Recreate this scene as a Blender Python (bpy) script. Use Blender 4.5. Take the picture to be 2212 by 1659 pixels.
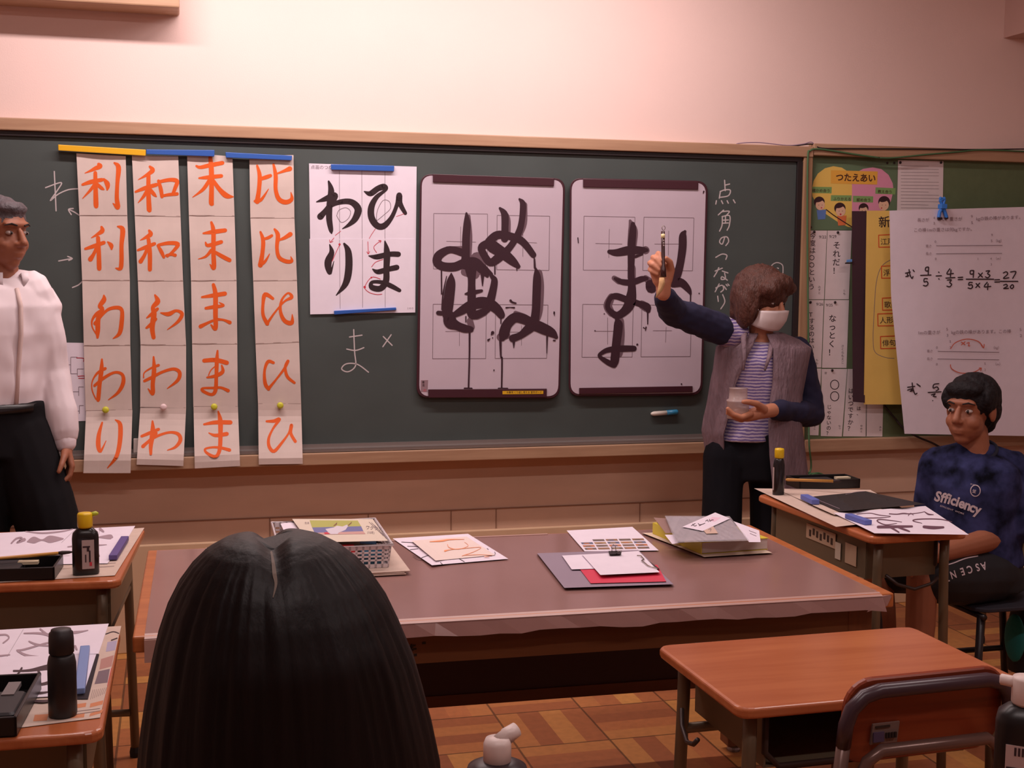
import bpy, bmesh, math, random
from mathutils import Vector, Matrix, noise
from math import sin, cos, pi, radians, sqrt

for _o in list(bpy.data.objects):
    bpy.data.objects.remove(_o)
SC = bpy.context.scene
COL = SC.collection
random.seed(7)

# ------------------------------------------------------------------ camera
YAW, PITCH, ROLL, FPX, CAMD, CAMH = 0.2588, 0.0927, -0.0094, 2752.9, 5.0347, 1.5033
_fw = Vector((sin(YAW)*cos(PITCH), cos(YAW)*cos(PITCH), -sin(PITCH)))
_r = Vector((cos(YAW), -sin(YAW), 0)); _d = _fw.cross(_r)
_r2 = _r*cos(ROLL) + _d*sin(ROLL); _d2 = -_r*sin(ROLL) + _d*cos(ROLL)
CAMP = Vector((0, -CAMD, CAMH))
cd = bpy.data.cameras.new('camera'); co = bpy.data.objects.new('camera', cd); COL.objects.link(co)
cd.sensor_width = 36; cd.lens = FPX/2212*36; cd.clip_start = 0.05
cm = Matrix(((_r2.x, -_d2.x, -_fw.x, CAMP.x), (_r2.y, -_d2.y, -_fw.y, CAMP.y), (_r2.z, -_d2.z, -_fw.z, CAMP.z), (0, 0, 0, 1)))
co.matrix_world = cm
SC.camera = co

# ------------------------------------------------------------------ world, exposure, lights
w = bpy.data.worlds.new('world'); SC.world = w; w.use_nodes = True
w.node_tree.nodes['Background'].inputs[0].default_value = (0.9, 0.8, 0.8, 1)
w.node_tree.nodes['Background'].inputs[1].default_value = 0.05
vs = SC.view_settings
vs.view_transform = 'Standard'; vs.look = 'None'; vs.gamma = 1; vs.exposure = 0.0; vs.use_curve_mapping = False
LAMPCOL = (1.0, 0.83, 0.82)
LAMPS = [  # x, y, z, length, watts, tilt towards the wall (degrees)
    (0.05, -0.88, 2.93, 1.25, 24, 14), (1.4, -0.88, 2.93, 1.25, 21, 14),
    (0.2, -2.6, 2.94, 1.25, 13.5, 0), (2.4, -2.6, 2.94, 1.25, 13.5, 0), (0.2, -4.6, 2.94, 1.25, 13.5, 0), (2.4, -4.6, 2.94, 1.25, 13.5, 0)]

def B(u, v, y=0.0):
    """point of the upright plane Y = y that the photograph shows at (u, v)"""
    d = _r2*((u-1106)/FPX) + _d2*((v-829.5)/FPX) + _fw
    return CAMP + d*((y-CAMP.y)/d.y)
def T(u, v, z):
    """point of the level plane Z = z that the photograph shows at (u, v)"""
    d = _r2*((u-1106)/FPX) + _d2*((v-829.5)/FPX) + _fw
    return CAMP + d*((z-CAMP.z)/d.z)
def wallmap(y):
    return lambda u, v, l=0.0: B(u, v, y-l)
def deskmap(z):
    return lambda u, v, l=0.0: T(u, v, z+l)
def reg(x0, y0, s):
    return lambda x, y: (x0+x/s, y0+y/s)

# ------------------------------------------------------------------ materials
def lin(c):
    return tuple(((x/255)/12.92 if x/255 <= 0.04045 else ((x/255+0.055)/1.055)**2.4) for x in c)
MATS = {}
def mat(name, rgb, rough=0.6, metal=0.0, var=0.0, scale=8.0, bump=0.0, bscale=60.0, alpha=1.0, trans=0.0, spec=0.5, stretch=None, emit=0.0):
    if name in MATS: return MATS[name]
    m = bpy.data.materials.new(name); m.use_nodes = True
    nt = m.node_tree; b = nt.nodes['Principled BSDF']
    c = lin(rgb)
    b.inputs['Base Color'].default_value = (*c, 1); b.inputs['Roughness'].default_value = rough
    b.inputs['Metallic'].default_value = metal; b.inputs['Alpha'].default_value = alpha
    b.inputs['Transmission Weight'].default_value = trans; b.inputs['Specular IOR Level'].default_value = spec
    if emit:
        b.inputs['Emission Color'].default_value = (*c, 1); b.inputs['Emission Strength'].default_value = emit
    tc = nt.nodes.new('ShaderNodeTexCoord'); mp = nt.nodes.new('ShaderNodeMapping')
    nt.links.new(tc.outputs['Object'], mp.inputs[0])
    if stretch: mp.inputs['Scale'].default_value = stretch
    if var:
        n = nt.nodes.new('ShaderNodeTexNoise'); n.inputs['Scale'].default_value = scale; n.inputs['Detail'].default_value = 4
        r = nt.nodes.new('ShaderNodeValToRGB')
        r.color_ramp.elements[0].position = 0.3; r.color_ramp.elements[1].position = 0.7
        r.color_ramp.elements[0].color = (*[max(0, x*(1-var)) for x in c], 1)
        r.color_ramp.elements[1].color = (*[min(1, x*(1+var)) for x in c], 1)
        nt.links.new(mp.outputs[0], n.inputs['Vector']); nt.links.new(n.outputs['Fac'], r.inputs[0]); nt.links.new(r.outputs[0], b.inputs['Base Color'])
    if bump:
        n2 = nt.nodes.new('ShaderNodeTexNoise'); n2.inputs['Scale'].default_value = bscale; n2.inputs['Detail'].default_value = 3
        bm = nt.nodes.new('ShaderNodeBump'); bm.inputs['Strength'].default_value = bump; bm.inputs['Distance'].default_value = 0.01
        nt.links.new(mp.outputs[0], n2.inputs['Vector']); nt.links.new(n2.outputs['Fac'], bm.inputs['Height']); nt.links.new(bm.outputs[0], b.inputs['Normal'])
    MATS[name] = m
    return m

def wood(name, rgb, rgb2, rough=0.35, axis='X', scale=3.0, spec=0.5):
    if name in MATS: return MATS[name]
    m = bpy.data.materials.new(name); m.use_nodes = True
    nt = m.node_tree; b = nt.nodes['Principled BSDF']; b.inputs['Roughness'].default_value = rough; b.inputs['Specular IOR Level'].default_value = spec
    tc = nt.nodes.new('ShaderNodeTexCoord'); mp = nt.nodes.new('ShaderNodeMapping')
    mp.inputs['Scale'].default_value = {'X': (1, 14, 14), 'Y': (14, 1, 14), 'Z': (14, 14, 1)}[axis]
    n = nt.nodes.new('ShaderNodeTexNoise'); n.inputs['Scale'].default_value = scale; n.inputs['Detail'].default_value = 6; n.inputs['Distortion'].default_value = 0.6
    r = nt.nodes.new('ShaderNodeValToRGB'); r.color_ramp.elements[0].position = 0.3; r.color_ramp.elements[1].position = 0.72
    r.color_ramp.elements[0].color = (*lin(rgb2), 1); r.color_ramp.elements[1].color = (*lin(rgb), 1)
    nt.links.new(tc.outputs['Object'], mp.inputs[0]); nt.links.new(mp.outputs[0], n.inputs['Vector']); nt.links.new(n.outputs['Fac'], r.inputs[0]); nt.links.new(r.outputs[0], b.inputs['Base Color'])
    MATS[name] = m
    return m

def stripes(name, rgb, rgb2, scale=60.0, axis='Z', rough=0.9):
    if name in MATS: return MATS[name]
    m = bpy.data.materials.new(name); m.use_nodes = True
    nt = m.node_tree; b = nt.nodes['Principled BSDF']; b.inputs['Roughness'].default_value = rough; b.inputs['Specular IOR Level'].default_value = 0.1
    tc = nt.nodes.new('ShaderNodeTexCoord')
    n = nt.nodes.new('ShaderNodeTexWave'); n.bands_direction = axis; n.inputs['Scale'].default_value = scale; n.inputs['Distortion'].default_value = 2.5; n.inputs['Detail'].default_value = 2; n.inputs['Detail Scale'].default_value = 1.5
    r = nt.nodes.new('ShaderNodeValToRGB'); r.color_ramp.elements[0].position = 0.4; r.color_ramp.elements[1].position = 0.6
    r.color_ramp.elements[0].color = (*lin(rgb2), 1); r.color_ramp.elements[1].color = (*lin(rgb), 1)
    nt.links.new(tc.outputs['Object'], n.inputs['Vector']); nt.links.new(n.outputs['Fac'], r.inputs[0]); nt.links.new(r.outputs[0], b.inputs['Base Color'])
    MATS[name] = m
    return m

def parquet(name):
    m = bpy.data.materials.new(name); m.use_nodes = True
    nt = m.node_tree; L = nt.links; b = nt.nodes['Principled BSDF']; b.inputs['Roughness'].default_value = 0.38
    def math_(op, a, c=None):
        n = nt.nodes.new('ShaderNodeMath'); n.operation = op
        for i, x in ((0, a), (1, c)):
            if x is None: continue
            if isinstance(x, (int, float)): n.inputs[i].default_value = x
            else: L.new(x, n.inputs[i])
        return n.outputs[0]
    tc = nt.nodes.new('ShaderNodeTexCoord'); sp = nt.nodes.new('ShaderNodeSeparateXYZ'); L.new(tc.outputs['Object'], sp.inputs[0])
    S = 0.303
    cx = math_('DIVIDE', math_('ADD', sp.outputs[0], 20*S-0.827), S); cy = math_('DIVIDE', math_('ADD', sp.outputs[1], 20*S+0.835), S)
    fx, fy = math_('FLOOR', cx), math_('FLOOR', cy)
    par = math_('MODULO', math_('ADD', fx, fy), 2)
    rx, ry = math_('SUBTRACT', cx, fx), math_('SUBTRACT', cy, fy)
    mix = math_('ADD', math_('MULTIPLY', rx, par), math_('MULTIPLY', ry, math_('SUBTRACT', 1, par)))
    sl = math_('FLOOR', math_('MULTIPLY', mix, 4))
    cv = nt.nodes.new('ShaderNodeCombineXYZ'); L.new(fx, cv.inputs[0]); L.new(fy, cv.inputs[1]); L.new(sl, cv.inputs[2])
    wn = nt.nodes.new('ShaderNodeTexWhiteNoise'); wn.noise_dimensions = '3D'; L.new(cv.outputs[0], wn.inputs['Vector'])
    r = nt.nodes.new('ShaderNodeValToRGB'); e = r.color_ramp.elements
    e[0].color = (*lin((146, 84, 52)), 1); e[1].color = (*lin((196, 138, 74)), 1)
    el = e.new(0.5); el.color = (*lin((172, 104, 62)), 1)
    L.new(wn.outputs['Value'], r.inputs[0])
    gr = nt.nodes.new('ShaderNodeTexNoise'); gr.inputs['Scale'].default_value = 40; gr.inputs['Detail'].default_value = 5
    L.new(tc.outputs['Object'], gr.inputs['Vector'])
    ed = math_('MINIMUM', math_('MINIMUM', rx, math_('SUBTRACT', 1, rx)), math_('MINIMUM', ry, math_('SUBTRACT', 1, ry)))
    seam = math_('GREATER_THAN', ed, 0.012)
    k = math_('MULTIPLY', math_('ADD', math_('MULTIPLY', gr.outputs['Fac'], 0.5), 0.75), math_('ADD', math_('MULTIPLY', seam, 0.65), 0.35))
    mx = nt.nodes.new('ShaderNodeVectorMath'); mx.operation = 'SCALE'; L.new(r.outputs[0], mx.inputs[0]); L.new(k, mx.inputs['Scale'])
    L.new(mx.outputs[0], b.inputs['Base Color'])
    MATS[name] = m
    return m

# ------------------------------------------------------------------ object helpers
WL = {}
def tag(o, label=None, cat=None, group=None, kind=None):
    if label: o['label'] = label
    if cat: o['category'] = cat
    if group: o['group'] = group
    if kind: o['kind'] = kind
    return o
def thing(name, label, cat, loc=(0, 0, 0), rz=0.0, group=None):
    o = bpy.data.objects.new(name, None); COL.objects.link(o)
    o.empty_display_size = 0.1
    o.location = loc; o.rotation_euler = (0, 0, rz); WL[o.name] = Vector(loc)
    return tag(o, label, cat, group)
def put(me, name, mats, parent=None, local=False, smooth=False):
    o = bpy.data.objects.new(name, me); COL.objects.link(o)
    for m in mats: me.materials.append(m)
    off = Vector((0, 0, 0))
    if parent is not None:
        o.parent = parent; off = WL.get(parent.name, Vector())
        if not local: me.transform(Matrix.Translation(-off))
        WL[o.name] = off
    elif not local:
        n = len(me.vertices)
        xs = [v.co for v in me.vertices]
        c = Vector(((min(v.x for v in xs)+max(v.x for v in xs))/2, (min(v.y for v in xs)+max(v.y for v in xs))/2, min(v.z for v in xs)))
        me.transform(Matrix.Translation(-c)); o.location = c; WL[o.name] = c
    if smooth:
        for p in me.polygons: p.use_smooth = True
    return o
class M:
    def __init__(s):
        s.v = []; s.f = []; s.mi = []; s.mats = []; s.cur = 0; s.sm = []; s.smooth = False
    def use(s, m):
        if m not in s.mats: s.mats.append(m)
        s.cur = s.mats.index(m); return s
    def add(s, vs, fs):
        b = len(s.v); s.v += [Vector(x) for x in vs]
        for f in fs:
            s.f.append([i+b for i in f]); s.mi.append(s.cur); s.sm.append(s.smooth)
        return s
    def hexa(s, lo, hi):
        """lo, hi: four matching corners each"""
        return s.add(list(lo)+list(hi), [(3, 2, 1, 0), (4, 5, 6, 7), (0, 1, 5, 4), (1, 2, 6, 5), (2, 3, 7, 6), (3, 0, 4, 7)])
    def box(s, c, d, mx=None):
        x, y, z = d[0]/2, d[1]/2, d[2]/2
        pts = [Vector(p) for p in ((-x, -y, -z), (x, -y, -z), (x, y, -z), (-x, y, -z), (-x, -y, z), (x, -y, z), (x, y, z), (-x, y, z))]
        if mx is not None: pts = [mx @ p for p in pts]
        pts = [p+Vector(c) for p in pts]
        return s.hexa(pts[:4], pts[4:])
    def rbox(s, c, d, r, seg=4, axis='Z', mx=None):
        """box with rounded upright edges"""
        x, y, h = d[0]/2, d[1]/2, d[2]/2
        ring = []
        for (sx, sy, a0) in ((1, 1, 0), (-1, 1, 90), (-1, -1, 180), (1, -1, 270)):
            for k in range(seg+1):
                a = radians(a0+90*k/seg); ring.append((sx*(x-r)+r*cos(a), sy*(y-r)+r*sin(a)))
        e = min(0.004, h*0.45)
        lv = [(-h, e), (-h+e, 0), (h-e, 0), (h, e)]
        vs = []
        for z, ins in lv:
            k = (x-ins)/x
            k2 = (y-ins)/y
            vs += [Vector((p[0]*k, p[1]*k2, z)) for p in ring]
        n = len(ring); fs = []
        for l in range(3):
            for i in range(n): fs.append((l*n+i, l*n+(i+1) % n, (l+1)*n+(i+1) % n, (l+1)*n+i))
        fs.append(tuple(range(n-1, -1, -1))); fs.append(tuple(range(3*n, 4*n)))
        if mx is not None: vs = [mx @ p for p in vs]
        return s.add([p+Vector(c) for p in vs], fs)
    def tube(s, pts, r, seg=10, closed=False, cap=True):
        pts = [Vector(p) for p in pts]; n = len(pts)
        rs = r if isinstance(r, (list, tuple)) else [r]*n
        vs = []; prev = None
        for i, p in enumerate(pts):
            a = pts[i-1] if (i > 0 or closed) else p; c = pts[(i+1) % n] if (i < n-1 or closed) else p
            t = (c-a)
            t = t.normalized() if t.length > 1e-9 else Vector((0, 0, 1))
            if prev is None:
                up = Vector((0, 0, 1)) if abs(t.z) < 0.9 else Vector((1, 0, 0))
                nx = t.cross(up).normalized()
            else:
                nx = (prev - t*prev.dot(t)).normalized()
            prev = nx; ny = t.cross(nx)
            vs += [p+(nx*cos(2*pi*k/seg)+ny*sin(2*pi*k/seg))*rs[i] for k in range(seg)]
        fs = []
        for i in range(n if closed else n-1):
            j = (i+1) % n
            for k in range(seg): fs.append((i*seg+k, i*seg+(k+1) % seg, j*seg+(k+1) % seg, j*seg+k))
        if cap and not closed:
            fs.append(tuple(range(seg-1, -1, -1))); fs.append(tuple(range((n-1)*seg, n*seg)))
        return s.add(vs, fs)
    def lathe(s, prof, base, seg=24, sq=1.0, mx=None, power=2.0):
        """prof: (radius, height) list; sq flattens y"""
        vs = []
        for r, h in prof:
            for k in range(seg):
                a = 2*pi*k/seg; ca, sa = cos(a), sin(a)
                x = abs(ca)**(2/power)*(1 if ca >= 0 else -1); y = abs(sa)**(2/power)*(1 if sa >= 0 else -1)
                vs.append(Vector((r*x, r*y*sq, h)))
        fs = []
        for i in range(len(prof)-1):
            for k in range(seg): fs.append((i*seg+k, i*seg+(k+1) % seg, (i+1)*seg+(k+1) % seg, (i+1)*seg+k))
        fs.append(tuple(range(seg-1, -1, -1))); fs.append(tuple(range((len(prof)-1)*seg, len(prof)*seg)))
        if mx is not None: vs = [mx @ p for p in vs]
        return s.add([p+Vector(base) for p in vs], fs)
    def ball(s, c, r, seg=12, rings=8):
        r = (r, r, r) if isinstance(r, (int, float)) else r
        vs, fs = ball(Vector(c), r, None, seg, rings)
        return s.add(vs, fs)
    # ---- flat work authored in the photograph's frame and mapped to a real plane
    def poly(s, pts, mp, l=0.0):
        return s.add([mp(u, v, l) for u, v in pts], [tuple(range(len(pts)))])
    def sheet(s, quad, mp, th=0.0006, nu=6, nv=8, wave=None):
        q = quad
        def P(a, b):
            return (q[0][0]*(1-a)*(1-b)+q[1][0]*a*(1-b)+q[2][0]*a*b+q[3][0]*(1-a)*b, q[0][1]*(1-a)*(1-b)+q[1][1]*a*(1-b)+q[2][1]*a*b+q[3][1]*(1-a)*b)
        def W(a, b, lift):
            return mp(*P(a, b), lift+(wave(a, b) if wave else 0.0))
        vs = []; fs = []
        for lift in (0.0, th):
            for j in range(nv+1):
                for i in range(nu+1): vs.append(W(i/nu, j/nv, lift))
        n = (nu+1)*(nv+1)
        for j in range(nv):
            for i in range(nu):
                a = j*(nu+1)+i
                fs.append((a, a+1, a+nu+2, a+nu+1)); fs.append((n+a+nu+1, n+a+nu+2, n+a+1, n+a))
        edge = [i for i in range(nu+1)]+[j*(nu+1)+nu for j in range(1, nv+1)]+[nv*(nu+1)+i for i in range(nu-1, -1, -1)]+[j*(nu+1) for j in range(nv-1, 0, -1)]
        for k in range(len(edge)):
            a, b = edge[k], edge[(k+1) % len(edge)]
            fs.append((b, a, n+a, n+b))
        return s.add(vs, fs)
    def stroke(s, pts, mp, w=4.0, l=0.001, f=None, sc=1.0, cap=True):
        """brush or pen line: pts (x, y[, width]) in a zoomed frame f"""
        P = []
        if f: sc = sc*(f(1, 0)[0]-f(0, 0)[0])
        for p in pts:
            u, v = f(p[0], p[1]) if f else (p[0], p[1])
            P.append((u, v, (p[2] if len(p) > 2 else w)*sc))
        if len(P) == 1: P.append((P[0][0]+0.01, P[0][1], P[0][2]))
        Q = []
        n = len(P)
        for i in range(n-1):
            p0, p1, p2, p3 = P[max(0, i-1)], P[i], P[i+1], P[min(n-1, i+2)]
            k = 5 if n > 2 else 2
            for j in range(k):
                t = j/k
                Q.append(tuple(0.5*((2*p1[c])+(-p0[c]+p2[c])*t+(2*p0[c]-5*p1[c]+4*p2[c]-p3[c])*t*t+(-p0[c]+3*p1[c]-3*p2[c]+p3[c])*t**3) for c in range(3)))
        Q.append(P[-1])
        s.lift = getattr(s, 'lift', 0.0)+2e-5
        l = l+s.lift
        L, R = [], []
        for i, q in enumerate(Q):
            a, b = Q[max(0, i-1)], Q[min(len(Q)-1, i+1)]
            dx, dy = b[0]-a[0], b[1]-a[1]; m = sqrt(dx*dx+dy*dy) or 1
            hw = max(q[2], 0.3)/2
            L.append((q[0]-dy/m*hw, q[1]+dx/m*hw)); R.append((q[0]+dy/m*hw, q[1]-dx/m*hw))
        vs = [mp(u, v, l) for u, v in L]+[mp(u, v, l) for u, v in R]
        k = len(Q)
        s.add(vs, [(i, i+1, k+i+1, k+i) for i in range(k-1)])
        if cap:
            for q in P:
                if q[2] > 1.2:
                    l += 1e-6
                    s.add([mp(q[0]+q[2]/2*0.98*cos(2*pi*j/12), q[1]+q[2]/2*0.98*sin(2*pi*j/12), l) for j in range(12)], [tuple(range(12))])
        return s
    def strokes(s, data, mp, w=4.0, l=0.001, f=None, sc=1.0):
        for p in data: s.stroke(p, mp, w, l, f, sc)
        return s
    def text(s, body, u, v, h, mp, ang=0.0, l=0.001, bold=0.0, ws=1.0, skew=0.0, vert=False, mid=False):
        """printed lettering: baseline start (u, v), height h, in the photograph's frame"""
        if vert:
            for i, ch in enumerate(body):
                if ch != ' ': s.text(ch, u+skew*i*h, v+i*h*1.08, h, mp, ang, l, bold, ws)
            return s
        vs, fs, wd = glyphs(body, bold)
        ca, sa = cos(radians(ang)), sin(radians(ang))
        x0 = -wd/2 if mid else 0.0
        s.lift = getattr(s, 'lift', 0.0)+2e-5
        return s.add([mp(u+((x+x0)*ws*ca+y*sa)*h, v+((x+x0)*ws*sa-y*ca)*h, l+s.lift) for x, y in vs], fs)
    def build(s, name, parent=None, local=False, bevel=0.0, mats=None, recalc=True):
        me = bpy.data.meshes.new(name); me.from_pydata([tuple(v) for v in s.v], [], s.f)
        for p, i, sm in zip(me.polygons, s.mi, s.sm): p.material_index = i; p.use_smooth = sm
        if recalc:
            bm = bmesh.new(); bm.from_mesh(me); bmesh.ops.recalc_face_normals(bm, faces=bm.faces); bm.to_mesh(me); bm.free()
        o = put(me, name, s.mats, parent, local)
        if bevel:
            md = o.modifiers.new('bevel', 'BEVEL'); md.width = bevel; md.segments = 2; md.limit_method = 'ANGLE'; md.angle_limit = radians(40)
        return o
GL = {}
def glyphs(body, bold):
    k = (body, bold)
    if k in GL: return GL[k]
    c = bpy.data.curves.new('lettering', 'FONT'); c.body = body; c.offset = bold; c.resolution_u = 4
    o = bpy.data.objects.new('lettering', c); COL.objects.link(o)
    dg = bpy.context.evaluated_depsgraph_get()
    me = bpy.data.meshes.new_from_object(o.evaluated_get(dg))
    vs = [(v.co.x, v.co.y) for v in me.vertices]; fs = [tuple(p.vertices) for p in me.polygons]
    bpy.data.objects.remove(o); bpy.data.curves.remove(c); bpy.data.meshes.remove(me)
    GL[k] = (vs, fs, max((x for x, y in vs), default=0))
    return GL[k]

# ------------------------------------------------------------------ organic bodies
def ball(c, r, rot=None, seg=16, rings=10):
    vs = [Vector((0, 0, r[2]))]
    for i in range(1, rings):
        a = pi*i/rings
        for k in range(seg):
            b = 2*pi*k/seg; vs.append(Vector((r[0]*sin(a)*cos(b), r[1]*sin(a)*sin(b), r[2]*cos(a))))
    vs.append(Vector((0, 0, -r[2])))
    fs = [(0, 1+k, 1+(k+1) % seg) for k in range(seg)]
    for i in range(rings-2):
        for k in range(seg):
            a = 1+i*seg; fs.append((a+k, a+seg+k, a+seg+(k+1) % seg, a+(k+1) % seg))
    a = 1+(rings-2)*seg; fs += [(a+k, len(vs)-1, a+(k+1) % seg) for k in range(seg)]
    if rot is not None: vs = [rot @ v for v in vs]
    return [v+c for v in vs], fs
def cap(p0, p1, r0, r1, seg=14):
    p0, p1 = Vector(p0), Vector(p1); t = p1-p0
    if t.length < 1e-6: return ball(p0, (r0, r0, r0))
    t.normalize(); up = Vector((0, 0, 1)) if abs(t.z) < 0.9 else Vector((1, 0, 0))
    nx = t.cross(up).normalized(); ny = t.cross(nx)
    rows = [(p0-t*r0*cos(a), r0*sin(a)) for a in (0.5, 1.0)]+[(p0, r0), ((p0+p1)/2, (r0+r1)/2), (p1, r1)]+[(p1+t*r1*cos(a), r1*sin(a)) for a in (1.0, 0.5)]
    vs = []
    for c, r in rows: vs += [c+(nx*cos(2*pi*k/seg)+ny*sin(2*pi*k/seg))*r for k in range(seg)]
    fs = []
    for i in range(len(rows)-1):
        for k in range(seg): fs.append((i*seg+k, i*seg+(k+1) % seg, (i+1)*seg+(k+1) % seg, (i+1)*seg+k))
    fs.append(tuple(range(seg-1, -1, -1))); fs.append(tuple(range((len(rows)-1)*seg, len(rows)*seg)))
    return vs, fs
def chain(pts, rs):
    return [cap(pts[i], pts[i+1], rs[i], rs[i+1]) for i in range(len(pts)-1)]
def loft(secs, yaw, seg=24, power=2.3):
    """secs: (centre, half width, half depth), yaw turns the sections"""
    cy, sy = cos(yaw), sin(yaw); vs = []
    for c, a, b in secs:
        for k in range(seg):
            t = 2*pi*k/seg; ct, st = cos(t), sin(t)
            x = a*abs(ct)**(2/power)*(1 if ct >= 0 else -1); y = b*abs(st)**(2/power)*(1 if st >= 0 else -1)
            vs.append(Vector(c)+Vector((x*cy-y*sy, x*sy+y*cy, 0)))
    fs = []
    for i in range(len(secs)-1):
        for k in range(seg): fs.append((i*seg+k, i*seg+(k+1) % seg, (i+1)*seg+(k+1) % seg, (i+1)*seg+k))
    fs.append(tuple(range(seg-1, -1, -1))); fs.append(tuple(range((len(secs)-1)*seg, len(secs)*seg)))
    return vs, fs
def blob(name, prims, m, parent, voxel=0.005, it=3, disp=None):
    """one continuous surface grown round overlapping volumes"""
    vs, fs = [], []
    for pv, pf in prims:
        b = len(vs); vs += [tuple(v) for v in pv]; fs += [[i+b for i in f] for f in pf]
    me = bpy.data.meshes.new('body'); me.from_pydata(vs, [], fs)
    bm = bmesh.new(); bm.from_mesh(me); bmesh.ops.recalc_face_normals(bm, faces=bm.faces); bm.to_mesh(me); bm.free()
    o = bpy.data.objects.new('body', me); COL.objects.link(o)
    md = o.modifiers.new('r', 'REMESH'); md.mode = 'VOXEL'; md.voxel_size = voxel
    if it:
        m2 = o.modifiers.new('s', 'SMOOTH'); m2.iterations = it; m2.factor = 0.5
    dg = bpy.context.evaluated_depsgraph_get()
    out = bpy.data.meshes.new_from_object(o.evaluated_get(dg))
    bpy.data.objects.remove(o); bpy.data.meshes.remove(me)
    if disp:
        ns = [v.normal.copy() for v in out.vertices]
        for v, nn in zip(out.vertices, ns): v.co = v.co + nn*disp(v.co, nn)
    out.materials.clear()
    return put(out, name, [m], parent, smooth=True)
def folds(k=(9, 9, 3), amp=0.004, seed=0.0):
    def f(p, n):
        return amp*(noise.noise(Vector((p.x*k[0]+seed, p.y*k[1], p.z*k[2])))+0.5*noise.noise(Vector((p.x*k[0]*2.3, p.y*k[1]*2.3+seed, p.z*k[2]*2.3))))
    return f
def frame(fwd):
    f = Vector(fwd).normalized(); s = Vector((0, 0, 1)).cross(f).normalized(); u = f.cross(s)
    return f, s, u
def rotm(f, s, u):
    return Matrix((( s.x, f.x, u.x), (s.y, f.y, u.y), (s.z, f.z, u.z)))
def head(c, fwd, k=1.0):
    c = Vector(c); f, s, u = frame(fwd); R = rotm(f, s, u)
    E = lambda a, b, d, r: ball(c+(s*a+f*b+u*d)*k, tuple(x*k for x in r), R)
    return [E(0, -.012, .022, (.073, .092, .082)), E(0, .028, -.04, (.057, .063, .068)), E(0, .052, -.088, (.028, .026, .024)),
            E(.03, .05, -.035, (.028, .03, .028)), E(-.03, .05, -.035, (.028, .03, .028)), E(0, .068, .03, (.05, .018, .014)),
            cap(c+(f*.086+u*.01)*k, c+(f*.104-u*.024)*k, .008*k, .013*k), E(.011, .092, -.03, (.009, .011, .008)), E(-.011, .092, -.03, (.009, .011, .008)),
            E(0, .083, -.058, (.022, .009, .006)), E(0, .081, -.068, (.019, .009, .006)),
            E(.074, -.008, -.008, (.009, .02, .031)), E(-.074, -.008, -.008, (.009, .02, .031))]
def eyes(c, fwd, parent, k=1.0):
    c = Vector(c); f, s, u = frame(fwd); R = rotm(f, s, u)
    for sg in (1, -1):
        p = c+(s*.03*sg+f*.0715+u*.004)*k
        e = M(); e.smooth = True; e.use(mat('eye_white', (176, 160, 154), 0.5)); e.add(*ball(p, (.0118*k, .012*k, .0066*k), R, 12, 8))
        e.use(mat('iris', (25, 15, 12), 0.2)); e.add(*ball(p+f*.0075*k, (.0058*k, .0055*k, .0058*k), R, 10, 6)); e.build('eye', parent)
        b = M(); b.use(mat('brow', (32, 24, 22), 0.9)); b.tube([c+(s*(.014*sg)+f*.0865+u*.028)*k, c+(s*(.032*sg)+f*.083+u*.033)*k, c+(s*(.05*sg)+f*.07+u*.026)*k], [.0025*k, .003*k, .0015*k], 6); b.build('eyebrow', parent)
def hand(W, d, n, t, curl=(20, 25, 20), k=1.0, thumb=(.55, .7, .35)):
    """palm, five fingers; d runs to the fingers, n is where they curl, t the thumb side"""
    W = Vector(W); d = Vector(d).normalized(); n = Vector(n); n = (n-d*n.dot(d)).normalized(); t0 = Vector(t); s = d.cross(n); s = s if s.dot(t0) > 0 else -s
    out = [cap(W-d*.01*k, W+d*.02*k, .02*k, .021*k)]
    L = (.07, .078, .072, .056)
    for i in range(4):
        base = W+(d*.012+s*(.012-.008*i))*k
        kn = W+(d*(.085-.006*abs(i-1))+s*(.028-.0185*i))*k
        out.append(cap(base, kn, .014*k, .0105*k))
        a = 0; p = kn; r = .0092 if i < 3 else .008
        for j, fr in enumerate((.45, .31, .24)):
            a += curl[j]+(i*4 if j == 0 else 0)
            q = p+(d*cos(radians(a))+n*sin(radians(a)))*L[i]*fr*k
            out.append(cap(p, q, (r-.0007*j)*k, (r-.0007*(j+1))*k)); p = q
    b = W+(d*.022+s*.02+n*.006)*k
    v1 = (d*thumb[0]+s*thumb[1]+n*thumb[2]).normalized(); v2 = (d*.8+s*.2+n*.55).normalized()
    p1 = b+v1*.042*k; p2 = p1+(v1+v2).normalized()*.03*k; p3 = p2+v2*.024*k
    out += [cap(W+d*.015*k, p1, .017*k, .0115*k), cap(p1, p2, .011*k, .0095*k), cap(p2, p3, .0095*k, .0075*k)]
    return out
# ================================================================== the room
PAPER = mat('paper', (226, 212, 214), 0.85, var=0.03, scale=20)
PAPERW = mat('white_paper', (232, 222, 234), 0.8, var=0.02, scale=20)
WARM = mat('calligraphy_paper', (214, 196, 188), 0.9, var=0.04, scale=14)
INK = mat('ink', (44, 24, 30), 0.55)
FINE = mat('printed_line', (120, 100, 108), 0.8)
BLACK = mat('black_plastic', (22, 20, 22), 0.35)
CHALK = mat('chalk', (196, 186, 186), 0.95)
ORANGE = mat('vermilion_ink', (228, 92, 12), 0.7)
FRAMEW = wood('pale_wood', (186, 150, 120), (168, 130, 102), 0.5, 'X')
FRAMEWZ = wood('pale_wood_upright', (176, 140, 106), (154, 118, 90), 0.5, 'Z')
ROOMX0, ROOMX1, ROOMY, ROOMH = -2.3, 4.5, -7.0, 3.05
def struct(o):
    o['kind'] = 'structure'; return o
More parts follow.
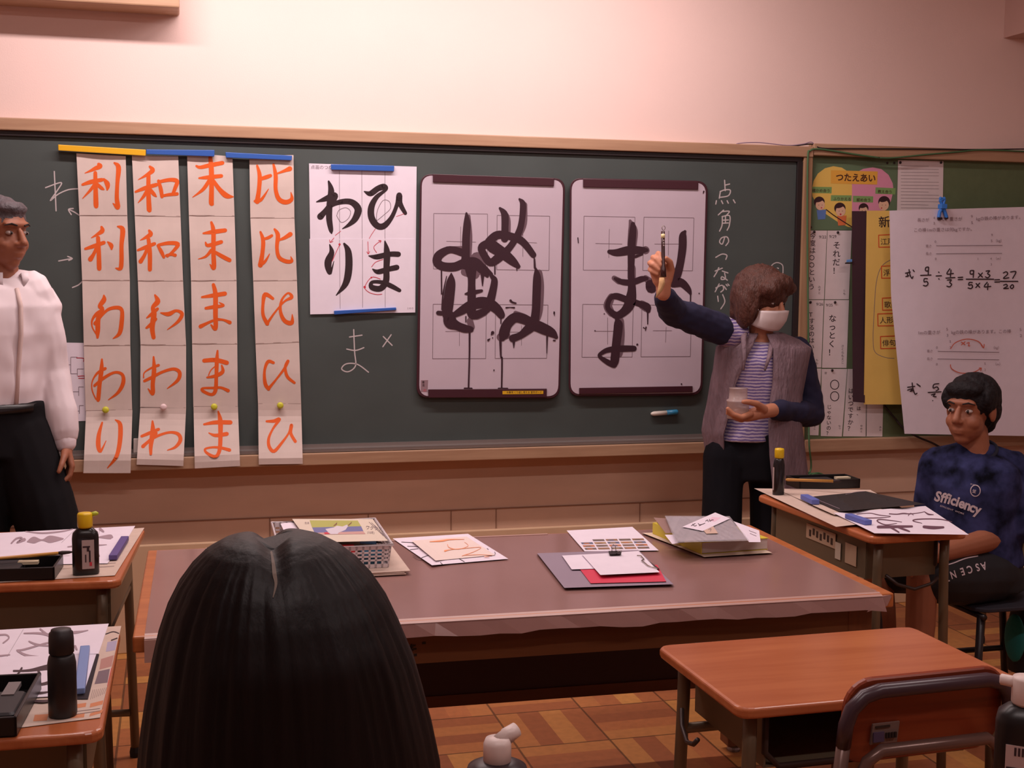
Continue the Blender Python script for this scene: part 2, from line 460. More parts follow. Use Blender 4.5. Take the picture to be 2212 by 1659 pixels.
m = M(); m.use(parquet('parquet')); m.box(((ROOMX0+ROOMX1)/2, ROOMY/2, -0.05), (ROOMX1-ROOMX0+.4, -ROOMY+.4, 0.1)); struct(m.build('floor'))
PAINT = mat('upper_wall_paint', (238, 210, 202), 0.8, var=0.015, scale=3, bump=0.05, bscale=200)
m = M(); m.use(PAINT); m.box(((ROOMX0+ROOMX1)/2, 0.06, (0.9+ROOMH)/2), (ROOMX1-ROOMX0, 0.12, ROOMH-0.9))
m.use(mat('lower_wall_board', (206, 170, 146), 0.6, var=0.06, scale=4, stretch=(1, 1, 3)))
m.box(((ROOMX0+ROOMX1)/2, 0.06, 0.45), (ROOMX1-ROOMX0, 0.12, 0.9)); struct(m.build('wall_front'))
m = M(); m.use(mat('low_rail', (214, 180, 146), 0.55, var=0.05))
m.box(((ROOMX0+ROOMX1)/2, -0.012, 0.21), (ROOMX1-ROOMX0, 0.022, 0.42))
struct(m.build('baseboard_front', bevel=0.004))
m = M(); m.use(mat('panel_joint', (140, 104, 84), 0.7))
m.box(((ROOMX0+ROOMX1)/2, -0.002, 0.505), (ROOMX1-ROOMX0, 0.004, 0.004))
for x in (0.35, 0.74, 1.08, 1.27, 1.9, 2.5): m.box((x, -0.002, 0.462), (0.003, 0.004, 0.08))
struct(m.build('trim_1'))
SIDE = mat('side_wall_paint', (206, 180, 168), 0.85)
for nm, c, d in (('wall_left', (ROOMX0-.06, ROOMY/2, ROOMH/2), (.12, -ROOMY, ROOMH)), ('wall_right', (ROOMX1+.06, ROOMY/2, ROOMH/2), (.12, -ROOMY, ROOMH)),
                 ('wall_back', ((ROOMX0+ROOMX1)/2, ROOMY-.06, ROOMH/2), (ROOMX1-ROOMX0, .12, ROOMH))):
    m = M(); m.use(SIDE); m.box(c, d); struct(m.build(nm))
m = M(); m.use(mat('ceiling_board', (214, 204, 198), 0.9)); m.box(((ROOMX0+ROOMX1)/2, ROOMY/2, ROOMH+.05), (ROOMX1-ROOMX0, -ROOMY, .1)); struct(m.build('ceiling'))
m = M(); m.use(mat('beam_paint', (196, 160, 150), 0.8)); bx = B(2168, 82, 0)
m.box((bx.x+.25, -2.5, (bx.z+ROOMH)/2), (.5, 5.0, ROOMH-bx.z)); struct(m.build('trim_2'))

# lamps on the ceiling (above the picture)
for i, (x, y, z, ln, pw, tilt) in enumerate(LAMPS):
    nm = 'board_lamp' if tilt else 'ceiling_lamp'
    lab = ('white fluorescent board lamp on the ceiling above the ' + ('calligraphy strips' if i == 0 else 'woman at the chalkboard')) if tilt else 'white fluorescent lamp on the ceiling ' + ['', '', 'above the left desks', 'above the boy', 'behind the camera on the left', 'behind the camera on the right'][i]
    t = thing(nm, lab, 'ceiling lamp', (x, y, ROOMH), 0, 'ceiling lamps')
    m = M(); m.use(mat('lamp_housing', (230, 226, 220), 0.5)); m.box((x, y, (z+ROOMH)/2+.02), (ln, .12, ROOMH-z-.04)); m.build('housing', t, bevel=.005)
    m = M(); m.use(mat('lamp_tube', (255, 236, 226), 0.4, emit=4.0)); m.smooth = True; m.tube([(x-ln/2+.02, y, z), (x+ln/2-.02, y, z)], .016, 12); m.build('tube', t)
    ld = bpy.data.lights.new(nm+'_light', 'AREA'); ld.shape = 'RECTANGLE'; ld.size = ln; ld.size_y = .09; ld.energy = pw; ld.color = LAMPCOL
    lo = bpy.data.objects.new(nm+'_light', ld); COL.objects.link(lo); lo.parent = t; lo.location = (0, 0, z-.025-ROOMH); lo.rotation_euler = (radians(tilt), 0, 0)

# wooden box high on the wall
q0, q1 = B(388, 17, -.16), B(0, -6, -.16)
m = M(); m.use(FRAMEW); m.box((q0.x-.35, -.08, q0.z+.15), (.7, .16, .3))
t = thing('wall_box', 'pale wooden box mounted high on the wall, cut off by the top edge', 'wall box', (q0.x-.35, 0, q0.z))
m.build('case', t, bevel=.006)
m = M(); m.use(mat('speaker_cloth', (120, 96, 80), 0.95, bump=.2, bscale=400)); m.box((q0.x-.35, -.162, q0.z+.16), (.6, .006, .2)); m.build('front_cloth', t)

# ================================================================== chalkboard
YB = -.03
bt, bb = 1.955, .775
bl = -1.02; br = B(1716, 520, YB).x
t = thing('chalkboard', 'long dark green chalkboard with pale wooden frame and chalk ledge', 'chalkboard', ((bl+br)/2, 0, .7))
m = M(); m.use(mat('chalkboard_green', (68, 76, 74), 0.62, var=0.14, scale=2.2, stretch=(1, 1, 1.4)))
m.box(((bl+br)/2, -.015, (bt+bb)/2), (br-bl, .03, bt-bb)); m.build('writing_surface', t)
m = M(); m.use(mat('dark_gasket', (34, 24, 26), 0.5))
m.box(((bl+br)/2, -.022, bt+.009), (br-bl+.04, .04, .02)); m.box((br+.012, -.022, (bt+bb)/2), (.026, .04, bt-bb)); m.box((bl-.01, -.022, (bt+bb)/2), (.02, .04, bt-bb)); m.build('gasket', t, bevel=.002)
m = M(); m.use(FRAMEW); m.box(((bl+br)/2+.01, -.028, bt+.041), (br-bl+.11, .056, .045)); m.build('top_rail', t, bevel=.004)
m = M(); m.use(FRAMEWZ); m.box((br+.045, -.026, (bt+bb)/2-.01), (.042, .05, bt-bb+.06)); m.build('side_rail', t, bevel=.004)
m = M(); m.use(FRAMEWZ); m.box((bl-.045, -.026, (bt+bb)/2-.01), (.042, .05, bt-bb+.06)); m.build('side_rail', t, bevel=.004)
lz = B(1300, 962, -.1).z; lz2 = B(1300, 986, -.1).z
m = M(); m.use(mat('ledge_metal', (150, 140, 136), 0.4, metal=.6)); m.box(((bl+br)/2, -.045, lz+.008), (br-bl, .075, .012)); m.box(((bl+br)/2, -.034, lz+.02), (br-bl, .008, .014)); m.build('chalk_trough', t)
m = M(); m.use(FRAMEW); m.box(((bl+br)/2, -.092, (lz+lz2)/2), (br-bl+.06, .022, lz-lz2)); m.box(((bl+br)/2, -.045, lz2+.012), (br-bl+.06, .09, .02)); m.build('chalk_ledge', t, bevel=.003)
W_ = wallmap(YB)
def chalk(name, data, w_, f=None):
    m = M(); m.use(CHALK); m.strokes(data, W_, w_, .0006, f); m.build(name, t)
R1 = reg(0, 260, 3.3515); R2 = reg(0, 700, 3.3515); R3 = reg(640, 320, 3.6867); R4 = reg(1180, 340, 3.6867)
for nm, d_ in (('chalk_character', [[(393, 370), (400, 520), (406, 655)], [(330, 487), (442, 450), (420, 500), (365, 580), (420, 535), (495, 502), (568, 495)]]),
               ('chalk_arrow', [[(575, 688), (540, 665), (498, 645)], [(530, 638), (496, 645), (516, 682)]]), ('chalk_arrow', [[(425, 1018), (520, 1000)], [(490, 985), (523, 1000), (498, 1014)]]), ('chalk_line', [[(525, 1210), (570, 1190), (600, 1160)]])): chalk(nm, d_, 9, R1)
chalk('chalk_character', [[(764, 712), (766, 760), (768, 790), (752, 803), (738, 797), (748, 786), (772, 787), (796, 804)], [(755, 728), (782, 724)], [(749, 754), (768, 757), (786, 751)]], 2.6)
chalk('chalk_cross', [[(828, 727), (847, 746)], [(845, 723), (827, 749)]], 2.6)
for d_ in ([[(1420, 182), (1425, 265)], [(1428, 220), (1460, 212)], [(1387, 270), (1378, 325)], [(1385, 272), (1425, 258), (1466, 262), (1450, 305), (1385, 318)], [(1355, 345), (1350, 372)], [(1395, 345), (1406, 368)], [(1440, 345), (1450, 365)], [(1490, 338), (1504, 362)]],
           [[(1412, 420), (1370, 458)], [(1400, 432), (1458, 430), (1428, 468)], [(1402, 470), (1400, 540), (1380, 587)], [(1400, 472), (1460, 465), (1458, 540), (1440, 580)], [(1405, 500), (1450, 498)], [(1405, 524), (1450, 522)], [(1427, 470), (1427, 524)]],
           [[(1420, 640), (1402, 690), (1380, 672), (1398, 640), (1440, 634), (1452, 670), (1430, 702)]], [[(1350, 796), (1400, 770), (1438, 780), (1430, 812)]],
           [[(1345, 905), (1402, 882)], [(1374, 878), (1360, 910), (1336, 950)], [(1402, 905), (1447, 920)], [(1420, 922), (1426, 965), (1395, 972), (1400, 950), (1442, 978)]],
           [[(1350, 1040), (1400, 1018), (1412, 1050), (1390, 1072)], [(1377, 1008), (1345, 1070)], [(1415, 1025), (1434, 1052)], [(1432, 1012), (1442, 1024)], [(1446, 1008), (1456, 1020)]], [[(1365, 1105), (1370, 1147)], [(1405, 1093), (1422, 1150), (1390, 1206)]]): chalk('chalk_character', d_, 9.5, R4)
chalk('chalk_circle', [[(1790, 868), (1812, 846), (1845, 838), (1882, 860), (1885, 920)], [(1840, 880), (1850, 884)]], 8, R4)

# ================================================================== bulletin board
YP = -.02
ptz = B(1900, 341, YP).z; pbz = B(1900, 944, YP).z; plx = br+.068; prx = ROOMX1-.25
t = thing('bulletin_board', 'green bulletin board with pale wooden frame beside the chalkboard', 'bulletin board', ((plx+prx)/2, 0, pbz-.06))
m = M(); m.use(mat('bulletin_green', (98, 112, 80), 0.9, var=.06, scale=30)); m.box(((plx+prx)/2, -.01, (ptz+pbz)/2), (prx-plx, .02, ptz-pbz)); m.build('felt_panel', t)
m = M(); m.use(FRAMEW); m.box(((plx+prx)/2, -.026, ptz+.024), (prx-plx, .052, .05)); m.build('top_rail', t, bevel=.004)
m = M(); m.use(FRAMEW); m.box(((plx+prx)/2, -.026, pbz-.028), (prx-plx, .052, .055)); m.build('bottom_rail', t, bevel=.004)
m = M(); m.use(FRAMEWZ); m.box((prx+.01, -.026, (ptz+pbz)/2), (.04, .052, ptz-pbz)); m.build('side_rail', t, bevel=.004)

# ================================================================== calligraphy strips
def wav(y, fn):
    return lambda u, v, l=0.0: B(u, v, y-l-fn(u, v))
S = {}
S[0] = dict(L=[(165, 331), (171.6, 466), (177.5, 606), (181, 747), (185, 888)], Rr=[(271.5, 337), (275, 466), (280.5, 606), (281.4, 746), (285.5, 886)], bl=(180, 1022), br=(282, 1022), tl2=(186, 888), tr2=(286, 886),
 ink=[[R1, [(715, 318, 22), (725, 332, 30), (690, 348, 26), (655, 365, 16), (615, 382, 5)], [(598, 465, 16), (660, 445, 28), (738, 430, 24)], [(690, 380, 24), (692, 480, 28), (695, 600, 32), (697, 622, 28)], [(690, 460, 24), (650, 510, 18), (598, 565, 5)], [(700, 460, 22), (735, 490, 22), (752, 500, 10)], [(752, 425, 14), (775, 455, 32), (780, 480, 26), (776, 502, 12)], [(828, 308, 12), (858, 340, 32), (850, 450, 25), (846, 560, 27), (852, 630, 30), (818, 600, 6)]],
      [R1, [(735, 772, 16), (740, 800, 30), (700, 828, 18), (662, 850, 6)], [(618, 930, 16), (680, 910, 26), (752, 885, 24)], [(710, 850, 26), (715, 950, 28), (718, 1060, 30), (720, 1075, 26)], [(705, 910, 24), (680, 965, 22), (655, 1005, 32)], [(780, 880, 10), (805, 905, 28), (808, 932, 12)], [(852, 768, 10), (888, 790, 32), (880, 900, 27), (880, 1010, 28), (872, 1072, 26), (838, 1070, 8)]],
      [R1, [(752, 1268, 12), (752, 1300, 32), (722, 1345, 26), (740, 1365, 26), (712, 1430, 30), (708, 1520, 30), (706, 1572, 16)], [(745, 1372, 20), (700, 1400, 22), (668, 1445, 14), (668, 1495, 9), (695, 1545, 9)], [(690, 1470, 26), (735, 1415, 16), (785, 1368, 20), (850, 1355, 24), (882, 1375, 24), (882, 1450, 28), (866, 1540, 26), (818, 1580, 6)]],
      [R2, [(738, 255, 12), (735, 330, 28), (722, 430, 26), (712, 540, 26), (712, 555, 16)], [(762, 322, 20), (705, 355, 16), (668, 415, 8), (668, 480, 8), (695, 545, 8)], [(685, 445, 18), (755, 388, 20), (830, 350, 17), (885, 365, 20), (892, 425, 26), (855, 495, 20), (785, 548, 6)]],
      [R2, [(740, 713, 12), (716, 800, 26), (712, 880, 30), (728, 922, 18), (768, 845, 5)], [(835, 694, 8), (870, 728, 28), (868, 850, 29), (842, 960, 24), (778, 1042, 6)]]])
S[1] = dict(L=[(285, 336), (291, 466), (297.8, 607), (303.5, 745), (302.8, 880)], Rr=[(385, 337), (390, 468), (395.4, 607), (402, 746), (402, 882)], bl=(295, 1003.7), br=(396, 1006.7), tl2=(303, 881), tr2=(402, 882),
 ink=[[R1, [(1085, 335, 16), (1105, 362, 30), (1062, 395, 20), (1000, 430, 4)], [(982, 517, 14), (1050, 490, 26), (1132, 466, 24)], [(1075, 395, 26), (1075, 520, 28), (1080, 640, 32), (1082, 652, 26)], [(1070, 500, 24), (1040, 550, 20), (1000, 596, 5)], [(1085, 500, 24), (1115, 535, 24), (1132, 552, 8)], [(1148, 438, 20), (1165, 500, 25), (1173, 552, 22)], [(1150, 445, 20), (1230, 430, 24), (1282, 440, 27), (1268, 490, 24), (1252, 530, 20)], [(1172, 548, 16), (1220, 538, 20), (1282, 532, 22)]],
      [R1, [(1080, 798, 16), (1090, 825, 30), (1050, 850, 18), (1015, 868, 5)], [(998, 940, 14), (1050, 920, 24), (1118, 893, 22)], [(1075, 860, 24), (1085, 960, 28), (1085, 1080, 27)], [(1070, 920, 22), (1045, 978, 22), (1018, 1022, 28)], [(1142, 905, 16), (1168, 950, 24), (1186, 990, 18)], [(1148, 902, 18), (1220, 888, 24), (1288, 895, 26), (1260, 940, 20), (1212, 985, 14)], [(1205, 978, 18), (1240, 970, 18), (1268, 976, 22)]],
      [R1, [(1122, 1265, 12), (1142, 1310, 34), (1108, 1352, 26), (1115, 1400, 34), (1102, 1500, 32), (1112, 1572, 26)], [(1140, 1365, 20), (1095, 1405, 22), (1062, 1430, 8)], [(1128, 1438, 20), (1090, 1480, 24), (1060, 1502, 14)], [(1163, 1393, 8), (1220, 1402, 28), (1275, 1378, 18), (1318, 1400, 24), (1290, 1455, 20), (1212, 1515, 5)]],
      [R2, [(1112, 238, 12), (1116, 330, 28), (1106, 430, 27), (1105, 503, 26), (1072, 468, 6)], [(1148, 298, 18), (1092, 320, 13), (1045, 352, 8), (1040, 388, 8)], [(1046, 412, 18), (1100, 385, 20), (1180, 345, 18), (1258, 325, 20), (1300, 350, 24), (1288, 405, 22), (1212, 466, 6)]],
      [R2, [(1104, 703, 12), (1106, 780, 32), (1092, 880, 26), (1092, 940, 18)], [(1026, 812, 18), (1080, 790, 22), (1148, 762, 20)], [(1132, 790, 18), (1085, 838, 16), (1035, 886, 24)], [(1040, 882, 18), (1120, 820, 18), (1220, 785, 16), (1288, 795, 22), (1306, 840, 25), (1270, 890, 18), (1212, 913, 6)]]])
S[2] = dict(L=[(404, 330), (408, 466), (412.7, 607), (415, 743), (417.7, 879)], Rr=[(502, 338), (506.7, 467), (511, 606), (512.6, 743), (513.8, 879)], bl=(420.7, 1012), br=(518.6, 1006.7), tl2=(418, 879), tr2=(514, 879),
 ink=[[R1, [(1422, 330, 14), (1450, 340, 22), (1520, 325, 28), (1610, 308, 26)], [(1442, 418, 12), (1510, 412, 26), (1602, 402, 24)], [(1522, 268, 24), (1530, 350, 32), (1532, 480, 30), (1530, 590, 32), (1535, 605, 26)], [(1515, 435, 24), (1470, 500, 22), (1395, 556, 5)], [(1540, 430, 22), (1590, 500, 28), (1640, 545, 34), (1688, 553, 8)]],
      [R1, [(1472, 818, 12), (1540, 808, 28), (1630, 796, 26)], [(1488, 883, 10), (1502, 905, 22), (1550, 895, 26), (1602, 880, 24)], [(1530, 738, 16), (1545, 800, 28), (1545, 950, 28), (1548, 1068, 28), (1520, 1042, 6)], [(1530, 940, 22), (1490, 985, 16), (1436, 1004, 5)], [(1560, 955, 20), (1610, 985, 26), (1662, 1012, 26)]],
      [R1, [(1462, 1280, 14), (1540, 1268, 26), (1628, 1254, 28)], [(1490, 1360, 18), (1550, 1350, 24), (1618, 1340, 16), (1588, 1318, 6)], [(1545, 1190, 22), (1560, 1260, 30), (1560, 1400, 30), (1560, 1508, 26), (1528, 1480, 10)], [(1452, 1492, 26), (1500, 1468, 18), (1540, 1450, 16)], [(1575, 1440, 18), (1620, 1445, 14), (1664, 1463, 24)]],
      [R2, [(1478, 265, 26), (1560, 260, 28), (1642, 280, 28)], [(1575, 193, 12), (1570, 270, 26), (1566, 380, 23), (1560, 480, 25), (1530, 510, 20), (1470, 485, 20), (1468, 465, 14), (1550, 462, 16), (1600, 460, 16), (1652, 482, 22)], [(1605, 298, 10), (1612, 345, 24), (1560, 375, 22), (1500, 386, 12)], [(1578, 290, 7), (1530, 330, 7), (1510, 370, 7)]],
      [R2, [(1478, 726, 14), (1560, 712, 26), (1668, 712, 28)], [(1512, 788, 7), (1560, 806, 22), (1642, 795, 26)], [(1580, 632, 10), (1595, 700, 30), (1596, 800, 28), (1590, 910, 25), (1560, 958, 20), (1500, 935, 18), (1485, 905, 14), (1540, 892, 14), (1600, 896, 18), (1662, 912, 22)]]])
S[3] = dict(L=[(538.6, 336), (540.7, 471), (547, 607), (552, 743), (557.4, 873)], Rr=[(634, 335), (636, 471), (641.5, 606), (646, 739), (650.5, 873)], bl=(559, 1003.5), br=(654, 1002), tl2=(557.5, 873), tr2=(650.5, 873),
 ink=[[R1, [(1862, 328, 14), (1880, 400, 27), (1875, 500, 27), (1862, 588, 32)], [(1885, 425, 22), (1930, 410, 26), (1958, 400, 22)], [(1846, 585, 18), (1890, 575, 20), (1944, 497, 5)], [(1980, 318, 14), (1996, 400, 26), (1996, 500, 25), (2020, 570, 29), (2070, 592, 30), (2112, 570, 24), (2106, 520, 5)], [(2004, 386, 10), (2060, 365, 20), (2098, 350, 32)]],
      [R1, [(1886, 808, 14), (1905, 870, 26), (1900, 960, 26), (1885, 1048, 32)], [(1905, 860, 14), (1940, 850, 20), (1968, 834, 18)], [(1882, 1050, 22), (1920, 1020, 18), (1952, 966, 5)], [(1988, 788, 14), (2012, 830, 28), (2005, 920, 23), (2020, 990, 25), (2070, 1020, 26), (2112, 1018, 22), (2105, 986, 5)], [(2012, 870, 10), (2060, 850, 22), (2102, 824, 30)]],
      [R1, [(1976, 1290, 18), (1920, 1260, 28), (1904, 1330, 20), (1905, 1410, 22), (1935, 1472, 26)], [(1936, 1468, 18), (1990, 1390, 12), (2060, 1310, 13), (2112, 1280, 23), (2085, 1250, 12), (2040, 1300, 15), (2030, 1380, 20), (2060, 1450, 26), (2112, 1465, 28), (2116, 1405, 6)]],
      [R2, [(1980, 280, 18), (1940, 272, 22), (1915, 340, 17), (1920, 430, 24), (1945, 470, 22)], [(1946, 465, 20), (2000, 400, 13), (2060, 320, 17), (2085, 268, 20), (2065, 310, 17), (2080, 380, 20), (2132, 425, 16)]],
      [R2, [(1930, 704, 14), (1985, 702, 22), (2022, 690, 22), (1975, 760, 14), (1945, 830, 18), (1950, 890, 22), (1985, 920, 22), (2040, 860, 17), (2090, 790, 13), (2110, 733, 22), (2105, 790, 20), (2138, 850, 20)]]])
LB = ['hung from the yellow bar, longest of the four', 'with the white eraser behind its edge', 'hung between the two blue bars', 'rightmost of the four']
for k in range(4):
    d = S[k]
    t = thing('calligraphy_strip', 'paper strip of orange brush characters, '+LB[k], 'calligraphy strip', B(d['bl'][0], d['bl'][1], -.05), 0, 'orange calligraphy strips')
    fn = lambda u, v, k=k: .004*sin((v-330)/138*pi)**2+.002*sin(u*.05+k)+.072*max(0, min(1, (v-893)/95))**1.4
    for j in range(5):
        if j < 4: quad = [d['L'][j], d['Rr'][j], d['Rr'][j+1], d['L'][j+1]]
        else: quad = [d['tl2'], d['tr2'], d['br'], d['bl']]
        mp = wav(-.038-.0012*(4-j if j < 4 else 1.5), fn)
        m = M(); m.use(WARM); m.sheet(quad, mp, .0006, 6, 10)
        if j < 4:
            m.use(mat('paper_fold', (150, 124, 118), .9)); m.stroke([(quad[3][0]+1, quad[3][1]-1), (quad[2][0]-1, quad[2][1]-1)], mp, .8, .0009)
        m.use(ORANGE); f = d['ink'][j][0]
        m.strokes(d['ink'][j][1:], mp, 20, .0012, f, 1.14)
        m.build('sheet', t)
def bar(name, quad, y, th, mt, label, group=None):
    m = M(); m.use(mt); m.hexa([B(u, v, y) for u, v in quad], [B(u, v, y-th) for u, v in quad])
    o = m.build(name, bevel=.002); tag(o, label, 'magnet bar', group); return o
BLUE = mat('blue_magnet', (44, 92, 176), 0.45); YEL = mat('yellow_magnet', (232, 176, 20), 0.45)
P = lambda f, *a: [f(*x) for x in a]
bar('magnet_bar', P(R1, (420, 175), (1056, 212), (1054, 257), (422, 218)), -.047, .014, YEL, 'yellow magnetic bar along the top left of the chalkboard')
bar('magnet_bar', P(R1, (1058, 210), (1553, 215), (1552, 262), (1060, 245)), -.047, .014, BLUE, 'blue magnetic bar touching the yellow bar at the chalkboard top', 'blue magnetic bars')
bar('magnet_bar', P(R1, (1632, 230), (2115, 255), (2112, 290), (1635, 270)), -.047, .014, BLUE, 'blue magnetic bar over the rightmost orange calligraphy strip', 'blue magnetic bars')
bar('magnet_bar', P(R3, (275, 128), (780, 140), (778, 185), (278, 172)), -.034, .014, BLUE, 'blue magnetic bar holding the top of the black printed hiragana sheet', 'blue magnetic bars')
bar('magnet_bar', P(R3, (300, 1295), (795, 1268), (797, 1290), (302, 1327)), -.034, .014, BLUE, 'blue magnetic bar holding the bottom of the black printed hiragana sheet', 'blue magnetic bars')
for (x, y), mt, lab in (((765, 620), 'y', 'small yellow green round magnet on the first orange strip from the left'), ((1183, 600), 'w', 'small pale pink round magnet on the second orange strip'),
                        ((1550, 598), 'y', 'small yellow green round magnet on the third orange strip from the left'), ((2028, 588), 'y', 'small yellow green round magnet on the rightmost orange strip')):
    u, v = R2(x, y); c = B(u, v, -.048)
    m = M(); m.smooth = True; m.use(mat('lime_magnet', (208, 206, 60), .4) if mt == 'y' else mat('pale_magnet', (232, 206, 206), .4))
    m.lathe([(.010, 0), (.0125, .002), (.0125, .008), (.010, .012), (.004, .013)], c, 20, mx=Matrix.Rotation(radians(90), 3, 'X'))
    tag(m.build('round_magnet'), lab, 'magnet', 'round magnets on the strips')
m = M(); m.use(mat('eraser_white', (232, 214, 206), .8)); m.hexa([B(u, v, -.031) for u, v in ((288, 947), (300, 947), (300, 978), (288, 979))], [B(u, v, -.05) for u, v in ((288, 947), (300, 947), (300, 978), (288, 979))])
tag(m.build('chalk_eraser', bevel=.003), 'small white eraser block on the board behind the second orange strip', 'eraser')

# bracket chart behind the first strip
Wm = wallmap(-.031)
m = M(); m.use(PAPERW); m.sheet([(40, 738), (190, 741), (192, 909), (44, 914)], Wm, .0006)
m.use(FINE); m.strokes([[(465, 295), (465, 400)], [(465, 295), (512, 295)], [(512, 240), (512, 360)], [(512, 240), (560, 240)], [(512, 360), (560, 360)], [(560, 325), (560, 375)], [(525, 490), (525, 630)], [(525, 490), (570, 490)], [(570, 455), (570, 520)], [(570, 455), (605, 455)], [(525, 630), (575, 630)], [(575, 590), (575, 650)], [(560, 325), (605, 325)], [(575, 590), (605, 590)]], Wm, 4, .0008, R2)
m.use(mat('red_pen', (190, 50, 70), .7)); m.strokes([[(555, 245), (605, 248), (605, 270)], [(565, 378), (610, 376), (610, 392), (570, 392)]], Wm, 6, .0009, R2)
tag(m.build('bracket_chart'), 'white sheet with a thin bracket diagram on the chalkboard, partly hidden by the man', 'chart')

# black printed hiragana sheets
t = thing('hiragana_sheet', 'white sheet of bold black brush hiragana held by two blue bars', 'calligraphy model sheet', B(669, 680, -.032))
GRAY = mat('pencil_grey', (128, 110, 118), .8); RED = mat('red_ink', (206, 56, 76), .7)
for up in (1, 0):
    mp = wav(-.031-.0012*(1-up), lambda u, v: .004*abs((v-516)/165)**2)
    m = M(); m.use(PAPERW)
    m.sheet([(667.5, 353), (900, 360), (898.5, 517), (670, 517)] if up else [(668.5, 516), (898.5, 516), (897, 675), (670, 679)], mp, .0006, 6, 8)
    m.use(GRAY); m.strokes([[(343, 180), (345, 722)], [(522, 180), (525, 722)], [(706, 185), (706, 722)]] if up else [[(345, 728), (350, 1280)], [(527, 728), (528, 1270)], [(707, 728), (708, 1268)]], mp, 3, .0008, R3)
    if up:
        m.text('点画のつながり', 671, 364.5, 9.5, mp, 1, .0009)
        m.strokes([[(640, 578), (645, 500), (690, 418), (740, 425), (750, 480), (700, 530), (642, 578)], [(322, 540), (340, 495), (395, 475), (432, 505), (415, 560), (360, 592), (322, 540)]], mp, 4.5, .0009, R3)
        m.use(INK); m.strokes([[(258, 265, 14), (278, 340, 42), (265, 450, 42), (262, 560, 42), (276, 650, 32), (282, 680, 8)], [(162, 428, 8), (235, 403, 36), (300, 375, 42), (305, 400, 36), (240, 490, 34), (192, 545, 46)], [(192, 545, 34), (270, 462, 30), (355, 428, 36), (440, 430, 42), (492, 485, 50), (470, 560, 44), (420, 610, 26), (368, 642, 6)],
                               [(542, 345, 8), (590, 362, 38), (650, 322, 40), (700, 308, 42), (715, 330, 20), (640, 390, 32), (598, 470, 44), (600, 555, 46), (645, 618, 44), (700, 618, 42), (760, 550, 30), (802, 450, 28), (820, 375, 40), (826, 440, 36), (868, 518, 26)]], mp, 30, .001, R3, 1.16)
        m.use(RED); m.strokes([[(355, 660), (310, 695)], [(630, 642), (598, 690), (580, 722)]], mp, 4, .0011, R3)
        m.strokes([[(795, 545), (860, 522)]], mp, 3, .0011, R3)
    else:
        m.text('2 わり', 880, 668, 5, mp, 0, .0009)
        m.use(INK); m.strokes([[(266, 768, 8), (282, 830, 36), (255, 900, 50), (256, 960, 42), (272, 995, 20), (300, 900, 4)], [(382, 762, 16), (414, 825, 44), (418, 960, 50), (392, 1080, 42), (318, 1172, 6)],
                               [(578, 858, 8), (640, 866, 36), (740, 845, 36), (812, 845, 38)], [(608, 963, 8), (650, 985, 34), (730, 965, 36), (800, 950, 38)], [(706, 742, 10), (722, 830, 44), (718, 960, 42), (714, 1060, 44), (670, 1118, 42), (602, 1108, 38), (604, 1068, 24), (680, 1068, 28), (750, 1095, 34), (822, 1133, 26)]], mp, 30, .001, R3, 1.16)
        m.use(RED); m.strokes([[(300, 715), (272, 748)], [(265, 730), (270, 750), (292, 742)], [(346, 768), (312, 840), (286, 900)], [(570, 745), (574, 838)], [(562, 825), (574, 842), (584, 822)], [(640, 832), (618, 785), (672, 737)], [(655, 735), (675, 737), (668, 752)], [(690, 886), (632, 908), (600, 945)], [(670, 1042), (600, 1028), (546, 1105), (580, 1148), (640, 1165), (682, 1162)], [(345, 766, 18)], [(545, 1106, 20)], [(598, 1030, 14)]], mp, 4.5, .0011, R3)
    m.build('sheet', t)

# ================================================================== white practice boards
R5L = reg(880, 560, 5.1833); R6L = reg(1220, 560, 4.6083)
WET = mat('wet_ink', (58, 34, 44), .4); WET2 = mat('thin_wet_ink', (108, 84, 94), .5)
WBP = mat('whiteboard_face', (200, 184, 196), .4, var=.03, scale=6)
MAROON = mat('maroon_plastic', (66, 30, 40), .4)
def roundquad(q, r, k=6):
    out = []
    for i in range(4):
        p, a, b = Vector(q[i]), Vector(q[i-1]), Vector(q[(i+1) % 4])
        da, db = (a-p).normalized(), (b-p).normalized()
        for j in range(k+1):
            tt = j/k
            out.append(tuple((p+da*r)*(1-tt)**2+p*2*tt*(1-tt)+(p+db*r)*tt**2))
    return out
def board(label, outer, inner, clip_top, clip_bot, drawfn):
    t = thing('practice_board', label, 'whiteboard', B(*outer[3], -.04), 0, 'white practice boards')
    def ringslab(mm, pts, y0, y1):
        n = len(pts); mm.add([B(u, v, y0) for u, v in pts]+[B(u, v, y1) for u, v in pts], [tuple(range(n)), tuple(range(n, 2*n))]+[(i, (i+1) % n, n+(i+1) % n, n+i) for i in range(n)])
    m = M(); m.use(MAROON); ringslab(m, roundquad(outer, 26), -.031, -.05); m.build('frame', t, bevel=.002)
    m = M(); m.use(WBP); ringslab(m, roundquad(inner, 24), -.046, -.0515); mp = wallmap(-.0515); drawfn(m, mp); m.build('face', t)
    for q in (clip_top, clip_bot):
        m = M(); m.use(MAROON); m.hexa([B(u, v, -.047) for u, v in q], [B(u, v, -.058) for u, v in q]); o = m.build('clip_bar', t, bevel=.002)
    return t, o
def grid(m, mp, f, rects, lines, w):
    for r in rects: m.strokes([[r[0], r[1]], [r[1], r[2]], [r[2], r[3]], [r[3], r[0]]], mp, w, .0004, f)
    m.strokes(lines, mp, w*.8, .0004, f)
